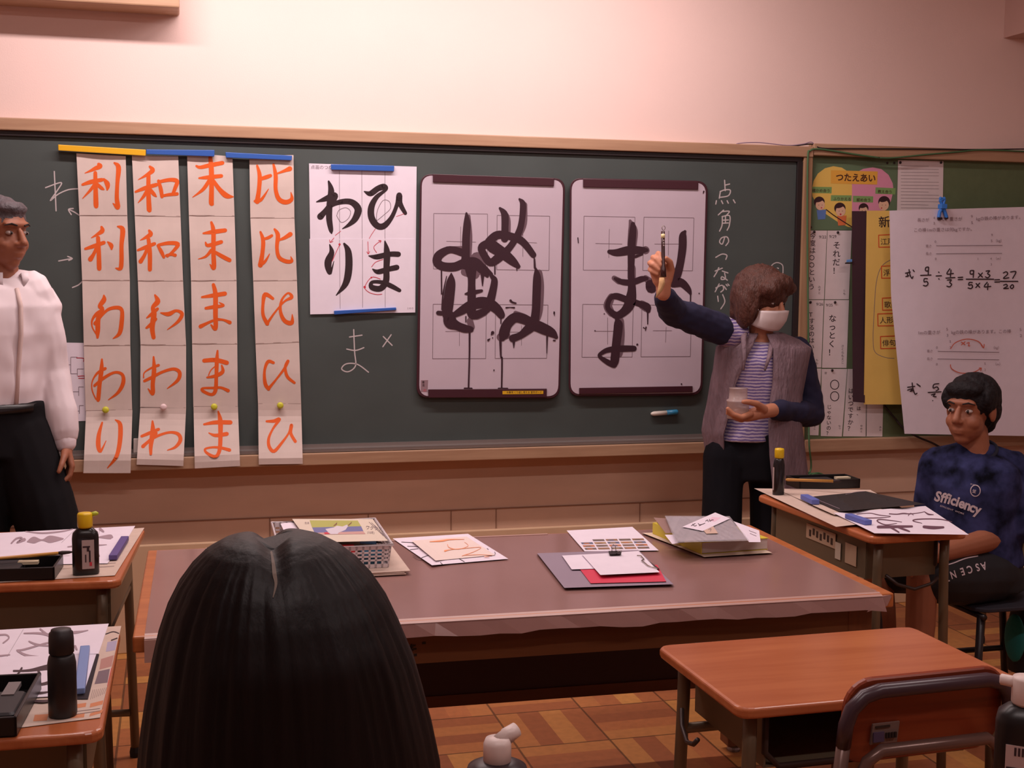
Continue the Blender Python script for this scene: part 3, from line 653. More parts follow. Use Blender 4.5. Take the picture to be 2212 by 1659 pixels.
def draw_left(m, mp):
    m.use(FINE)
    grid(m, mp, R3, [[(1095, 520), (1523, 525), (1523, 965), (1093, 962)], [(1600, 535), (2018, 542), (2012, 974), (1596, 968)]], [[(1195, 742), (1430, 748)], [(1310, 625), (1308, 850)], [(1700, 745), (1915, 755)], [(1805, 560), (1805, 865)]], 4)
    grid(m, mp, R5L, [[(288, 503), (885, 508), (877, 1112), (282, 1114)], [(988, 508), (1575, 512), (1560, 1108), (982, 1110)]], [[(425, 808), (740, 808)], [(583, 720), (583, 970)], [(1150, 815), (1400, 815)], [(1278, 740), (1278, 965)]], 5)
    m.use(WET2)
    m.strokes([[(1375, 540, 20), (1378, 700, 40), (1372, 850, 40)], [(1640, 500, 30), (1680, 560, 40), (1682, 690, 40)], [(1818, 450, 36), (1815, 600, 36), (1770, 700, 40)], [(1200, 800, 30), (1330, 815, 60)], [(1440, 880, 90), (1490, 985, 60)], [(1340, 985, 50), (1420, 1000, 70)]], mp, 30, .0006, R3, 1.2)
    m.strokes([[(1475, 150, 60), (1482, 300, 80), (1475, 560, 70), (1455, 660, 60)], [(1040, 870, 70), (1110, 850, 70)], [(1210, 600, 40), (1300, 650, 70), (1380, 690, 60)], [(700, 690, 60), (720, 760, 60)], [(780, 640, 60), (870, 600, 50)]], mp, 30, .0006, R5L, 1.2)
    m.use(WET)
    m.strokes([[(1355, 518, 14), (1360, 600, 46), (1352, 720, 50), (1350, 850, 52), (1342, 930, 60)], [(1325, 832, 50), (1225, 808, 46), (1140, 850, 58), (1122, 905, 58), (1165, 940, 56), (1260, 945, 58), (1340, 915, 60), (1420, 910, 66), (1480, 965, 60), (1522, 1018, 22)],
               [(1622, 478, 16), (1660, 530, 46), (1662, 640, 46), (1660, 720, 50)], [(1778, 406, 14), (1806, 450, 40), (1796, 580, 40), (1768, 680, 44), (1700, 790, 44), (1620, 865, 60), (1545, 910, 50), (1490, 840, 48), (1478, 785, 50), (1545, 755, 60)], [(1535, 745, 56), (1600, 692, 54), (1700, 700, 50), (1800, 742, 48), (1888, 850, 40)], [(1560, 780, 80), (1650, 840, 70), (1722, 900, 56), (1768, 942, 30)],
               [(1895, 870, 8), (1897, 955, 9)], [(1757, 950, 9), (1757, 976, 5)], [(1582, 920, 9), (1582, 1002, 9)], [(1156, 960, 9), (1158, 1160, 9)], [(1483, 1010, 14), (1483, 1096, 5)], [(1500, 935, 14), (1555, 1002, 20)], [(1380, 960, 60), (1395, 1010, 60)]], mp, 30, .0009, R3, 1.22)
    m.strokes([[(492, 160, 14), (488, 250, 80), (470, 400, 96), (450, 560, 96), (440, 625, 80)], [(440, 190, 8), (400, 380, 12), (390, 560, 18)], [(420, 280, 8), (402, 400, 10)], [(345, 600, 40), (400, 605, 40)], [(722, 90, 90), (720, 250, 68), (720, 400, 76), (722, 560, 80)], [(648, 388, 14), (720, 375, 44), (832, 352, 26)], [(850, 60, 20), (900, 130, 20), (950, 195, 40), (975, 240, 60), (958, 350, 70), (925, 480, 80)],
               [(495, 640, 40), (600, 580, 74), (700, 520, 90), (820, 485, 105), (930, 505, 100), (1010, 565, 86), (1052, 625, 70)], [(710, 560, 80), (735, 625, 80), (850, 590, 66), (930, 535, 50)], [(470, 640, 110), (485, 705, 120), (560, 745, 80), (640, 775, 76), (710, 785, 56)],
               [(697, 820, 18), (695, 1100, 15), (685, 1445, 15)], [(1048, 650, 14), (1048, 720, 10)], [(842, 175, 34), (842, 297, 8)], [(655, 640, 12), (655, 702, 10)],
               [(1438, 100, 14), (1452, 200, 70), (1446, 400, 76), (1440, 560, 76), (1424, 690, 80)], [(1410, 720, 80), (1300, 668, 90), (1200, 655, 90), (1115, 735, 92), (1080, 840, 96), (1065, 880, 60)], [(1180, 885, 70), (1270, 850, 64), (1350, 785, 86), (1420, 740, 100), (1530, 780, 100), (1620, 825, 80), (1668, 872, 34)],
               [(1042, 910, 24), (1048, 1090, 15), (1060, 1120, 16), (1056, 1440, 14)], [(1192, 930, 24), (1192, 992, 6)], [(1565, 860, 18), (1562, 1052, 7)], [(1425, 0, 12), (1430, 100, 16)], [(1155, 462, 22), (1175, 480, 16), (1215, 492, 14)], [(1105, 542, 13), (1150, 538, 8), (1198, 542, 14)], [(955, 822, 32), (940, 845, 10)], [(905, 905, 20), (925, 890, 8)], [(955, 880, 12)], [(1648, 593, 9), (1647, 630, 6)], [(1635, 908, 12), (1655, 909, 12)], [(970, 1242, 14)], [(640, 1446, 16), (720, 1448, 18)], [(1020, 1446, 14), (1120, 1448, 16)]], mp, 30, .0009, R5L, 1.22)
def draw_right(m, mp):
    m.use(FINE)
    grid(m, mp, R4, [[(300, 468), (706, 476), (700, 900), (295, 898)], [(778, 476), (1176, 482), (1165, 903), (768, 900)], [(290, 1170), (692, 1174), (684, 1590), (284, 1592)], [(762, 1175), (1158, 1178), (1147, 1585), (754, 1588)]],
         [[(392, 685), (605, 690)], [(502, 570), (498, 800)], [(862, 690), (1060, 690)], [(975, 585), (972, 780)], [(385, 1384), (540, 1384)], [(488, 1275), (488, 1490)], [(850, 1380), (1000, 1380)], [(955, 1350), (950, 1475)]], 4)
    m.use(WET2); m.strokes([[(668, 505, 20), (690, 580, 66), (682, 700, 64)], [(680, 880, 56), (680, 960, 56)], [(790, 960, 40), (820, 985, 50)], [(540, 960, 34), (580, 985, 44)], [(520, 1110, 50), (490, 1180, 60), (520, 1240, 50)], [(760, 1170, 56), (800, 1195, 60)], [(790, 738, 56), (806, 740, 30)], [(590, 1300, 50), (590, 1420, 60), (575, 1560, 60)]], mp, 30, .0006, R4, 1.15)
    m.use(WET)
    m.strokes([[(690, 530, 30), (690, 580, 46), (680, 700, 52), (676, 850, 46), (676, 940, 44), (682, 1050, 56), (672, 1130, 74), (655, 1185, 70), (612, 1235, 56), (560, 1258, 50), (505, 1220, 36), (488, 1180, 34), (512, 1120, 34), (560, 1105, 44), (640, 1132, 44), (740, 1165, 40), (800, 1190, 54), (812, 1220, 34)],
               [(502, 750, 28), (560, 758, 48), (660, 740, 60), (760, 738, 46), (800, 738, 26)], [(710, 790, 20), (765, 770, 14)], [(548, 965, 20), (600, 990, 38), (680, 995, 42), (760, 968, 40), (800, 965, 26)], [(808, 1230, 12), (808, 1327, 7)], [(825, 1010, 60), (840, 1040, 70), (880, 970, 60), (910, 960, 60)],
               [(1105, 590, 20), (1088, 625, 50), (1085, 720, 54), (1066, 850, 52), (1042, 930, 60), (1005, 985, 80), (1080, 1000, 56), (1130, 1050, 40), (1150, 1088, 16)], [(1150, 1080, 10), (1148, 1172, 8)], [(62, 1230, 8), (60, 1245, 6)], [(725, 1490, 14)], [(1218, 1083, 9)], [(462, 1245, 8)], [(775, 1355, 8), (785, 1362, 5)], [(795, 1352, 10), (790, 1378, 6)], [(388, 1380, 9)], [(252, 640, 7), (256, 680, 6)], [(1255, 270, 10), (1250, 285, 6)]], mp, 30, .0009, R4, 1.18)
    m.strokes([[(515, 598, 30), (532, 640, 74), (530, 700, 78), (512, 850, 74), (498, 1000, 76), (490, 1050, 56)], [(480, 1050, 50), (420, 1020, 46), (345, 965, 30), (372, 930, 36), (440, 900, 46), (560, 890, 56), (688, 888, 50)], [(720, 848, 14)], [(1162, 1242, 14)]], mp, 30, .0009, R6L, 1.15)
t, cb = board('white practice board with four wet ink characters, left of the other board', [(908, 375), (1221, 385), (1209, 861), (899, 859)], [(911.5, 378.5), (1216.5, 389), (1205.5, 856), (905.5, 856)], P(R3, (1088, 205), (2055, 238), (2052, 303), (1088, 272)), P(R5L, (232, 1456), (1562, 1448), (1560, 1548), (235, 1552)), draw_left)
m = M(); m.use(mat('yellow_label', (222, 172, 30), .5)); m.sheet(P(R5L, (1065, 1475), (1522, 1472), (1522, 1508), (1065, 1512)), wallmap(-.0585), .0005, 2, 2); m.use(INK)
m.text('水書用 くり返し使える 習字ボード', 1094, 849.6, 5.2, wallmap(-.0585), -.3, .0008, ws=.95); m.build('sticker', cb)
m = M(); m.use(mat('grey_label', (150, 122, 130), .6)); m.sheet(P(R5L, (152, 1355), (232, 1353), (226, 1485), (150, 1482)), wallmap(-.0518), .0004, 2, 2); m.use(INK); m.text('書道', 911.5, 828, 6, wallmap(-.0518), 0, .0006, vert=True); m.use(RED); m.text('の', 914, 846, 7, wallmap(-.0518), 0, .0006); m.build('label', t)
board('white practice board with smaller wet ink characters, half hidden by the raised arm', [(1231, 384), (1529.5, 391), (1517, 854), (1228, 856)], [(1235, 387.5), (1525, 395), (1513, 849), (1232.5, 852)], P(R4, (293, 170), (1212, 192), (1210, 257), (293, 237)), P(R6L, (143, 1280), (1272, 1262), (1272, 1322), (143, 1343)), draw_right)

# marker on the board
t = thing('marker_pen', 'white marker pen with teal cap stuck on the lower chalkboard', 'marker', B(1434, 892, -.04))
a, b, c = B(1406, 894, -.04), B(1440, 891.5, -.04), B(1464, 889.5, -.04)
m = M(); m.smooth = True; m.use(mat('pen_white', (230, 220, 208), .4)); m.tube([a, a.lerp(b, .1), a.lerp(b, .2), b], [.004, .008, .0095, .0095], 14); m.build('barrel', t)
m = M(); m.smooth = True; m.use(mat('pen_teal', (50, 130, 170), .35)); m.tube([b, b.lerp(c, .9), c], [.0105, .0105, .008], 14); m.build('cap', t)
# ================================================================== papers on the bulletin board
R6 = reg(1640, 300, 3.8671); R7 = reg(1640, 700, 3.8671)
PINM = mat('push_pin', (40, 22, 26), .5); PEN = mat('felt_pen', (52, 34, 40), .8)
def pin(t, u, v, y, r=.006):
    m = M(); m.smooth = True; m.use(PINM); m.ball(B(u, v, y-.003), (r, r*.7, r), 10, 6); m.build('pin', t)
YW = YP-.001
# poster
t = thing('poster', 'green poster with a yellow and pink heart and drawn children', 'poster', B(1842, 497, YW))
mp = wallmap(YW)
m = M(); m.use(mat('poster_green', (98, 122, 92), .6)); m.sheet([(1750, 346), (1939, 348), (1936, 497), (1746, 497)], mp, .0008, 4, 4)
def disc(m, c, r, l, n=40, f=R6, ry=None, a0=0, a1=2*pi, rot=0.0):
    pts = [(c[0]+r*cos(a0+(a1-a0)*k/n)*cos(rot)-(ry or r)*sin(a0+(a1-a0)*k/n)*sin(rot), c[1]+(ry or r)*sin(a0+(a1-a0)*k/n)*cos(rot)+r*cos(a0+(a1-a0)*k/n)*sin(rot)) for k in range(n+1)]
    m.poly([f(*p) for p in pts], mp, l)
m.use(mat('poster_yellow', (236, 200, 100), .6)); m.poly([R6(*p) for p in ((775, 320), (745, 275), (690, 240), (620, 228), (550, 245), (490, 290), (455, 350), (440, 420), (445, 480), (490, 560), (560, 630), (650, 690), (740, 735), (775, 740))], mp, .001)
m.use(mat('poster_pink', (224, 150, 178), .6)); m.poly([R6(*p) for p in ((775, 320), (810, 280), (870, 250), (950, 238), (1020, 252), (1080, 300), (1115, 370), (1122, 430), (1100, 520), (1050, 600), (960, 660), (860, 715), (775, 740))], mp, .001)
m.use(mat('poster_title', (234, 176, 70), .6)); m.poly([R6(*p) for p in ((600, 262), (990, 272), (985, 382), (598, 372))], mp, .0014)
m.use(mat('poster_label', (128, 166, 100), .6))
for q in (((430, 400), (606, 402), (604, 455), (430, 452)), ((600, 470), (772, 472), (770, 520), (598, 518)), ((784, 475), (952, 480), (950, 532), (782, 528)), ((972, 405), (1140, 412), (1136, 464), (970, 458))): m.poly([R6(*p) for p in q], mp, .0014)
m.use(mat('poster_letters', (72, 34, 24), .7)); m.text('つたえあい', 1805, 389.5, 18.5, mp, 1.5, .0018, .025, 0.94)
for s_, x, y, a in (('確かめ合う', 442, 442, 1), ('ふりかえる', 618, 512, 1), ('認め合う', 812, 520, 1), ('教え合う', 990, 450, 2)):
    u, v = R6(x, y); m.text(s_, u, v, 7.8, mp, a, .0018, .01)
SKINP = mat('poster_skin', (232, 190, 160), .7); HAIRP = mat('poster_hair', (56, 26, 32), .7)
for (x, y, r, sh, hx, hy) in ((510, 545, 42, (96, 128, 190), -8, -18), (680, 595, 44, (226, 120, 70), -6, -16), (872, 592, 38, (90, 140, 90), 0, -14), (1040, 545, 46, (200, 200, 210), 4, -18)):
    m.use(mat('poster_shirt_%d' % x, sh, .7)); 
    if x < 760: m.poly([R6(*p) for p in ((x-30, y+50), (x+50, y+45), (x+42, y+125), (x-20, y+130))], mp, .0015)
    m.use(HAIRP); disc(m, (x+hx, y+hy), r*1.08, .0016, 24)
    m.use(SKINP); disc(m, (x, y+8), r*.92, .0019, 24, ry=r)
    m.use(HAIRP); disc(m, (x+hx*1.2, y-r*.75), r*.8, .0022, 20, ry=r*.32, rot=-.3)
    disc(m, (x-12, y+8), 3, .0022, 8); disc(m, (x+16, y+8), 3, .0022, 8)
m.use(RED); disc(m, (520, 576), 6, .0022, 10); disc(m, (1022, 578), 6, .0022, 10); disc(m, (680, 630), 8, .0022, 10)
m.use(HAIRP); m.stroke([(560, 590), (640, 650), (775, 735)], mp, 8, .002, R6)
m.build('printed_sheet', t)
for u, v in ((1754, 350), (1917, 352), (1932, 352), (1752, 491)): pin(t, u, v, YW, .005)

def note(label, quad, marks, pins, y=YW, name='slogan_sheet', cat='slogan sheet', group='handwritten slogan sheets'):
    t = thing(name, label, cat, B(*quad[3], y), 0, group)
    mp = wav(y, lambda u, v: 0.0)
    m = M(); m.use(PAPER); m.sheet(quad, mp, .0006, 4, 6)
    m.use(PEN); marks(m, mp)
    m.build('sheet', t)
    for p in pins: pin(t, *p, y-.001)
    return t
def lines(m, mp):
    m.use(FINE)
    for k in range(15):
        m.stroke([(1946, 358+k*7), (1946+(82 if k % 4 else 60), 359+k*7)], mp, .7, .0008)
note('blank looking white sheet with faint printed lines pinned beside the heart poster', [(1940, 346), (2038, 348), (2036, 480), (1937, 480)], lines, [(1945, 351), (2033, 351)], name='printed_notice', cat='notice', group=None)
note('white slogan sheet with two small circles, beside the chalkboard frame under the heart poster', [(1746.5, 498), (1786.5, 498), (1780, 646.5), (1747, 646.5)],
     lambda m, mp: (m.text('今度は○○という', 1748, 515, 14.5, mp, 0, .0008, .008, vert=True, skew=-.02), m.text('9/22', 1769, 515, 9, mp, 0, .0008), m.text('みずと', 1767, 622, 6, mp, 0, .0008, vert=True)), [(1759, 501)])
note('white slogan sheet with a short cry and exclamation mark under the heart poster', [(1787.5, 498), (1840, 498), (1833.5, 646.5), (1781.5, 646.5)],
     lambda m, mp: (m.text('それだ！', 1799, 536, 17, mp, 0, .0008, .01, vert=True, skew=-.03), m.text('9/29', 1791, 514, 9, mp, 0, .0008), m.text('とも', 1821, 630, 6, mp, 0, .0008, vert=True)), [(1810, 502)])
note('white slogan sheet with a T-like mark, below the sheet with two small circles', [(1747, 648), (1779.5, 648), (1774, 794), (1746, 794)],
     lambda m, mp: (m.text('Tするのはいい', 1747.5, 684, 13, mp, 0, .0008, .008, vert=True, skew=-.02), m.text('9/26', 1763, 660, 8.5, mp, 0, .0008), m.text('もも', 1762, 780, 6, mp, 0, .0008, vert=True)), [(1751, 653)])
note('white slogan sheet with four large hiragana down its middle', [(1781, 648), (1834, 648), (1828.5, 795), (1775.5, 794.5)],
     lambda m, mp: (m.text('なっとく！', 1790, 694, 17, mp, 0, .0008, .012, vert=True, skew=-.03), m.text('9/25', 1784, 662, 8.5, mp, 0, .0008), m.text('さくらもえこ', 1817, 750, 6.5, mp, 0, .0008, vert=True)), [(1804, 653)])
note('lowest white slogan sheet with two big circles at its top', [(1775, 797), (1830, 797), (1818.5, 943), (1773, 942)],
     lambda m, mp: (m.text('じゃないの？', 1786, 883, 10.5, mp, 0, .0008, .012, vert=True, skew=-.03), m.strokes([[(1803+9*cos(a*pi/5), yy+10*sin(a*pi/5)) for a in range(11)] for yy in (831, 856)], mp, 1.7, .0008), m.text('計', 1781, 808, 6, mp, 0, .0008), m.text('なつ', 1811, 922, 5, mp, 0, .0008, vert=True)), [(1798, 800)])
note('narrow white slogan sheet in the lower corner by the chalkboard, mostly behind the woman', [(1747, 796), (1774, 796), (1768, 940.5), (1745, 940)],
     lambda m, mp: (m.text('こういうことかな', 1750, 820, 11, mp, 0, .0008, .008, vert=True, skew=-.02), m.text('なるこ', 1757, 916, 5.5, mp, 0, .0008, vert=True)), [(1759, 800)])
note('white slogan sheet with brush question, its top under the dark strip', [(1831, 797), (1871, 797), (1870, 943), (1821, 942.5)],
     lambda m, mp: (m.text('はいつですか？', 1832, 849, 12.5, mp, 0, .0008, .012, vert=True, skew=-.02), m.text('は、', 1850, 886, 10, mp, 0, .0008, .01, vert=True), m.text('ゆめと', 1858, 922, 5.5, mp, 0, .0008, vert=True)), [(1850, 800)])
note('rightmost white slogan sheet below the yellow poster, almost blank', [(1871.5, 797), (1909.5, 800), (1906, 943), (1871, 943)],
     lambda m, mp: (m.text('あお', 1899, 925, 5.5, mp, 0, .0008, vert=True), m.stroke([(1873, 800), (1871.5, 942)], mp, .8, .0008)), [(1890, 803)])

# yellow poster with a dark strip
t = thing('history_poster', 'yellow handwritten poster with a dark strip down its left side', 'poster', B(1900, 873, -.09))
m = M(); m.use(mat('yellow_paper', (232, 196, 104), .85, var=.03, scale=10))
fy = wav(-.085, lambda u, v: .006*sin((v-455)*.012))
m.sheet([(1872, 455), (1990, 455), (2000, 874), (1866, 873.5)], fy, .0006, 6, 14)
m.use(PEN); m.text('新しい', 1898, 490, 26, fy, -4, .0008, .01)
m.use(GRAY); m.stroke([(1926, 560), (1905, 575), (1893, 610), (1888, 680), (1886, 730), (1890, 760), (1912, 772), (1932, 774)], fy, 1.2, .0008)
for s_, u, v, ww in (('江戸', 1899, 531, 40), ('浮世', 1905, 598, 40), ('歌舞', 1907, 667, 40), ('人形浄', 1897, 701, 60), ('俳句', 1903, 750, 40)):
    m.use(PEN); m.text(s_, u+3, v-3, 15, fy, -3, .0008, .005); m.use(mat('orange_pen', (214, 84, 40), .8))
    m.strokes([[(u-1, v-23), (u+ww, v-25)], [(u-1, v-23), (u-.5, v+3)], [(u-.5, v+3), (u+ww, v+2)]], fy, 2, .001)
m.build('sheet', t)
m = M(); m.use(mat('dark_strip', (62, 36, 46), .8)); fd = wav(-.078, lambda u, v: .008*sin((v-455)*.016))
m.sheet([(1840, 456), (1877, 456), (1868, 870), (1842, 868)], fd, .001, 4, 14); m.build('edge_strip', t)
t2 = thing('paper_clip', 'small pale blue clip gripping the left edge of the dark strip', 'clip', B(1832, 567, -.085))
m = M(); m.use(mat('blue_clip', (96, 150, 214), .4)); m.hexa([B(u, v, -.07) for u, v in ((1829, 561), (1841, 560), (1841, 566), (1828, 567))], [B(u, v, -.095) for u, v in ((1829, 561), (1841, 560), (1841, 566), (1828, 567))]); m.build('grip', t2, bevel=.002)
m = M(); m.use(PINM); m.hexa([B(u, v, -.075) for u, v in ((1826, 567), (1841, 567), (1841, 570), (1825, 570))], [B(u, v, -.09) for u, v in ((1826, 567), (1841, 567), (1841, 570), (1825, 570))]); m.build('jaw', t2)

# maths chart hung in front
YM = -.15
fm = wav(YM, lambda u, v: .012*sin((u-1926)*.016+.4)+.003*sin(v*.018)*sin(u*.02))
m = M(); m.use(PAPERW)
m.sheet([(1926, 455), (2330, 444), (2330, 944), (1954, 937)], lambda u, v, l: fm(u-max(0, 12*(1-abs(v-640)/300)), v, l), .0006, 48, 30)
f6 = lambda x, y: R6(x, y); f7 = lambda x, y: R7(x, y)
m.use(PEN)
m.strokes([[(1222, 1122), (1262, 1112)], [(1225, 1150), (1250, 1142)], [(1238, 1125), (1240, 1150)], [(1252, 1092), (1258, 1130), (1275, 1165), (1285, 1150)], [(1285, 1095), (1295, 1108)],
           [(1412, 1070), (1392, 1075), (1390, 1100), (1412, 1100), (1415, 1072), (1412, 1130)], [(1348, 1140), (1435, 1137)], [(1405, 1168), (1380, 1168), (1378, 1195), (1400, 1190), (1410, 1210), (1395, 1228), (1372, 1224)],
           [(1478, 1145), (1522, 1143)], [(1499, 1112), (1502, 1116)], [(1500, 1168), (1503, 1172)], [(1592, 1085), (1568, 1128), (1622, 1124)], [(1602, 1095), (1598, 1150)], [(1560, 1163), (1635, 1158)], [(1572, 1180), (1605, 1178), (1592, 1200), (1608, 1215), (1592, 1235), (1568, 1230)],
           [(1662, 1158), (1700, 1155)], [(1662, 1176), (1700, 1174)], [(1790, 1100), (1765, 1102), (1765, 1128), (1788, 1125), (1792, 1100), (1788, 1158)], [(1832, 1122), (1865, 1155)], [(1865, 1120), (1830, 1158)], [(1895, 1105), (1925, 1102), (1908, 1125), (1928, 1140), (1910, 1160), (1890, 1152)],
           [(1730, 1172), (1958, 1172)], [(1780, 1200), (1755, 1200), (1752, 1222), (1775, 1218), (1782, 1238), (1768, 1250), (1745, 1245)], [(1812, 1208), (1842, 1240)], [(1842, 1205), (1810, 1242)], [(1905, 1198), (1880, 1235), (1935, 1232)], [(1912, 1210), (1908, 1260)],
           [(1968, 1178), (2008, 1176)], [(1968, 1196), (2008, 1195)], [(2040, 1120), (2065, 1110), (2075, 1130), (2040, 1165), (2085, 1160)], [(2100, 1112), (2145, 1110), (2118, 1165)], [(2015, 1190), (2160, 1190)], [(2042, 1222), (2065, 1215), (2072, 1232), (2042, 1250), (2082, 1248)], [(2112, 1218), (2098, 1235), (2108, 1250), (2124, 1240), (2122, 1222), (2112, 1218)]], fm, 9.5, .0022, f6)
m.strokes([[(1240, 528), (1300, 520)], [(1240, 552), (1282, 540), (1262, 562), (1285, 556)], [(1278, 492), (1285, 540), (1302, 585), (1318, 578)], [(1318, 500), (1345, 520)], [(1500, 498), (1460, 505), (1455, 535), (1485, 525), (1498, 545), (1478, 558)], [(1412, 572), (1520, 566)], [(1440, 592), (1470, 582), (1455, 602), (1478, 608)], [(1450, 640)]], fm, 9.5, .0022, f7)
m.use(FINE); m.strokes([[(1478, 893), (2032, 889)], [(1478, 960), (2028, 956)]], fm, 4, .0022, f6); m.strokes([[(1492, 228), (2005, 236)], [(1490, 292), (2005, 298)]], fm, 4, .0022, f7)
def tx(s_, x, y, h, f, a=-1): 
    u, v = f(x, y); m.text(s_, u, v, h/3.867, fm, a, .0022)
m.use(mat('faint_print', (150, 128, 136), .8))
tx('長さが', 1320, 690, 34, f6); tx('4', 1455, 670, 30, f6); tx('3', 1455, 715, 30, f6); tx('mで、重さが', 1490, 685, 36, f6); tx('9', 1768, 660, 34, f6); tx('5', 1770, 712, 34, f6); tx('kgの鉄の棒があります。', 1812, 680, 36, f6, -2); tx('この棒1mの重さは何kgですか。', 1290, 775, 36, f6)
tx('0', 1465, 868, 28, f6); tx('9', 1938, 812, 28, f6); tx('5 （kg）', 1935, 862, 30, f6); tx('重さ', 1390, 905, 26, f6); tx('長さ', 1390, 968, 26, f6); tx('0', 1468, 1012, 28, f6); tx('1', 1820, 1012, 28, f6); tx('4  （m）', 1930, 1010, 28, f6); tx('3', 1932, 1058, 28, f6)
tx('1mの重さが', 1325, 85, 36, f7); tx('5', 1562, 55, 34, f7); tx('3', 1565, 105, 34, f7); tx('kgの鉄の棒があります。この棒', 1605, 82, 36, f7); tx('5', 2175, 58, 34, f7); tx('2', 2178, 108, 34, f7); tx('0', 1478, 205, 28, f7); tx('5', 1590, 155, 28, f7); tx('3', 1590, 205, 28, f7); tx('（kg）', 1940, 208, 28, f7); tx('重さ', 1400, 235, 26, f7); tx('長さ', 1400, 300, 26, f7); tx('0', 1478, 345, 28, f7); tx('5', 1880, 340, 28, f7); tx('2', 1880, 392, 28, f7); tx('（m）', 1955, 345, 28, f7)
m.use(mat('orange_chalk_pen', (214, 108, 84), .8)); m.strokes([[(1600, 205), (1640, 155), (1735, 125), (1830, 145), (1872, 195)], [(1855, 175), (1875, 198), (1880, 170)], [(1598, 340), (1610, 375), (1680, 408), (1780, 405), (1852, 372)], [(1838, 368), (1856, 368), (1850, 390)], [(1690, 150), (1720, 172)], [(1720, 148), (1690, 174)], [(1735, 160), (1755, 155), (1748, 180), (1760, 182)]], fm, 7, .0024, f7)
tag(m.build('maths_chart'), 'large white handwritten sheet of fraction sums hanging in front of the bulletin board', 'maths chart')
t = thing('clothes_peg', 'blue plastic clip hanging at the top of the white fraction sheet', 'clip', B(2035, 470, YM))
m = M(); m.use(mat('blue_peg', (56, 128, 220), .35)); y = YM-.02
for pts in (((2030, 428), (2040, 432), (2036, 446), (2040, 455), (2045, 470)), ((2041, 428), (2031, 434), (2037, 446), (2030, 458), (2028, 470))): m.tube([B(u, v, y) for u, v in pts], .008, 8)
m.box(B(2036, 446, y), (.028, .03, .02)); m.build('jaws', t, bevel=.002)
m = M(); m.use(PINM); m.tube([B(2026, 472, y), B(2034, 472, y)], .006, 8); m.tube([B(2042, 472, y), B(2047, 470, y)], .006, 8); m.build('tips', t)

# cords
def cord(label, pts, r, mt, y=-.06, name='cord', cat='cord'):
    P3 = [B(p[0], p[1], p[2] if len(p) > 2 else y) for p in pts]
    Q = []
    for i in range(len(P3)-1):
        p0, p1, p2, p3 = P3[max(0, i-1)], P3[i], P3[i+1], P3[min(len(P3)-1, i+2)]
        for j in range(6):
            s_ = j/6; Q.append(.5*((2*p1)+(p2-p0)*s_+(2*p0-5*p1+4*p2-p3)*s_*s_+(3*p1-p0-3*p2+p3)*s_**3))
    Q.append(P3[-1])
    m = M(); m.smooth = True; m.use(mt); m.tube(Q, r, 8); return tag(m.build(name), label, cat)
LIL = mat('lilac_cord', (150, 128, 150), .6); GRN = mat('green_cord', (74, 112, 74), .6); DRK = mat('dark_cord', (40, 28, 30), .6)
cord('thin lilac cord looped along the top of the chalkboard frame', [(1592, 317, -.03), (1594, 310, -.03), (1640, 308, -.03), (1700, 314, -.03), (1735, 311, -.04), (1752, 307, -.04), (1765, 314, -.04), (1800, 317, -.03), (1842, 319, -.03)], .0022, LIL)
cord('thin dark cord running along the top rail of the bulletin board', [(1700, 318, -.03), (1740, 312, -.04), (1758, 312, -.04), (1775, 320, -.056), (1840, 321, -.056), (2000, 322, -.056), (2100, 323, -.056), (2212, 322, -.056), (2300, 321, -.056)], .003, DRK)
cord('green cord hanging down between chalkboard and bulletin board', [(1900, 341, -.058), (1850, 334, -.058), (1800, 326, -.058), (1765, 322, -.058), (1750, 326, -.058), (1745, 345, -.06), (1744, 500, -.062), (1746, 700, -.062), (1747, 880, -.066), (1748, 960, -.085), (1752, 1000, -.07), (1750, 1018, -.07), (1742, 1024, -.08)], .004, GRN)
cord('green cord sagging across the bulletin board top rail to the right', [(1900, 341, -.058), (1930, 341, -.058), (2000, 334, -.058), (2070, 328, -.058), (2120, 324, -.058), (2212, 327, -.058), (2280, 330, -.058)], .0035, GRN)
cord('coil of green cord ends by the wall behind the right desk', [(1728, 1022, -.1), (1745, 1030, -.12), (1760, 1024, -.12), (1775, 1030, -.1), (1735, 1018, -.12), (1752, 1028, -.14), (1790, 1036, -.1), (1768, 1022, -.11), (1732, 1030, -.12), (1758, 1033, -.12)], .004, GRN)
cord('black cord slanting behind the fraction sheet down towards the boy', [(1909, 874, -.03), (1930, 900, -.04), (1955, 928, -.06), (1985, 945, -.08), (2020, 960, -.07), (2060, 985, -.06)], .0045, DRK)
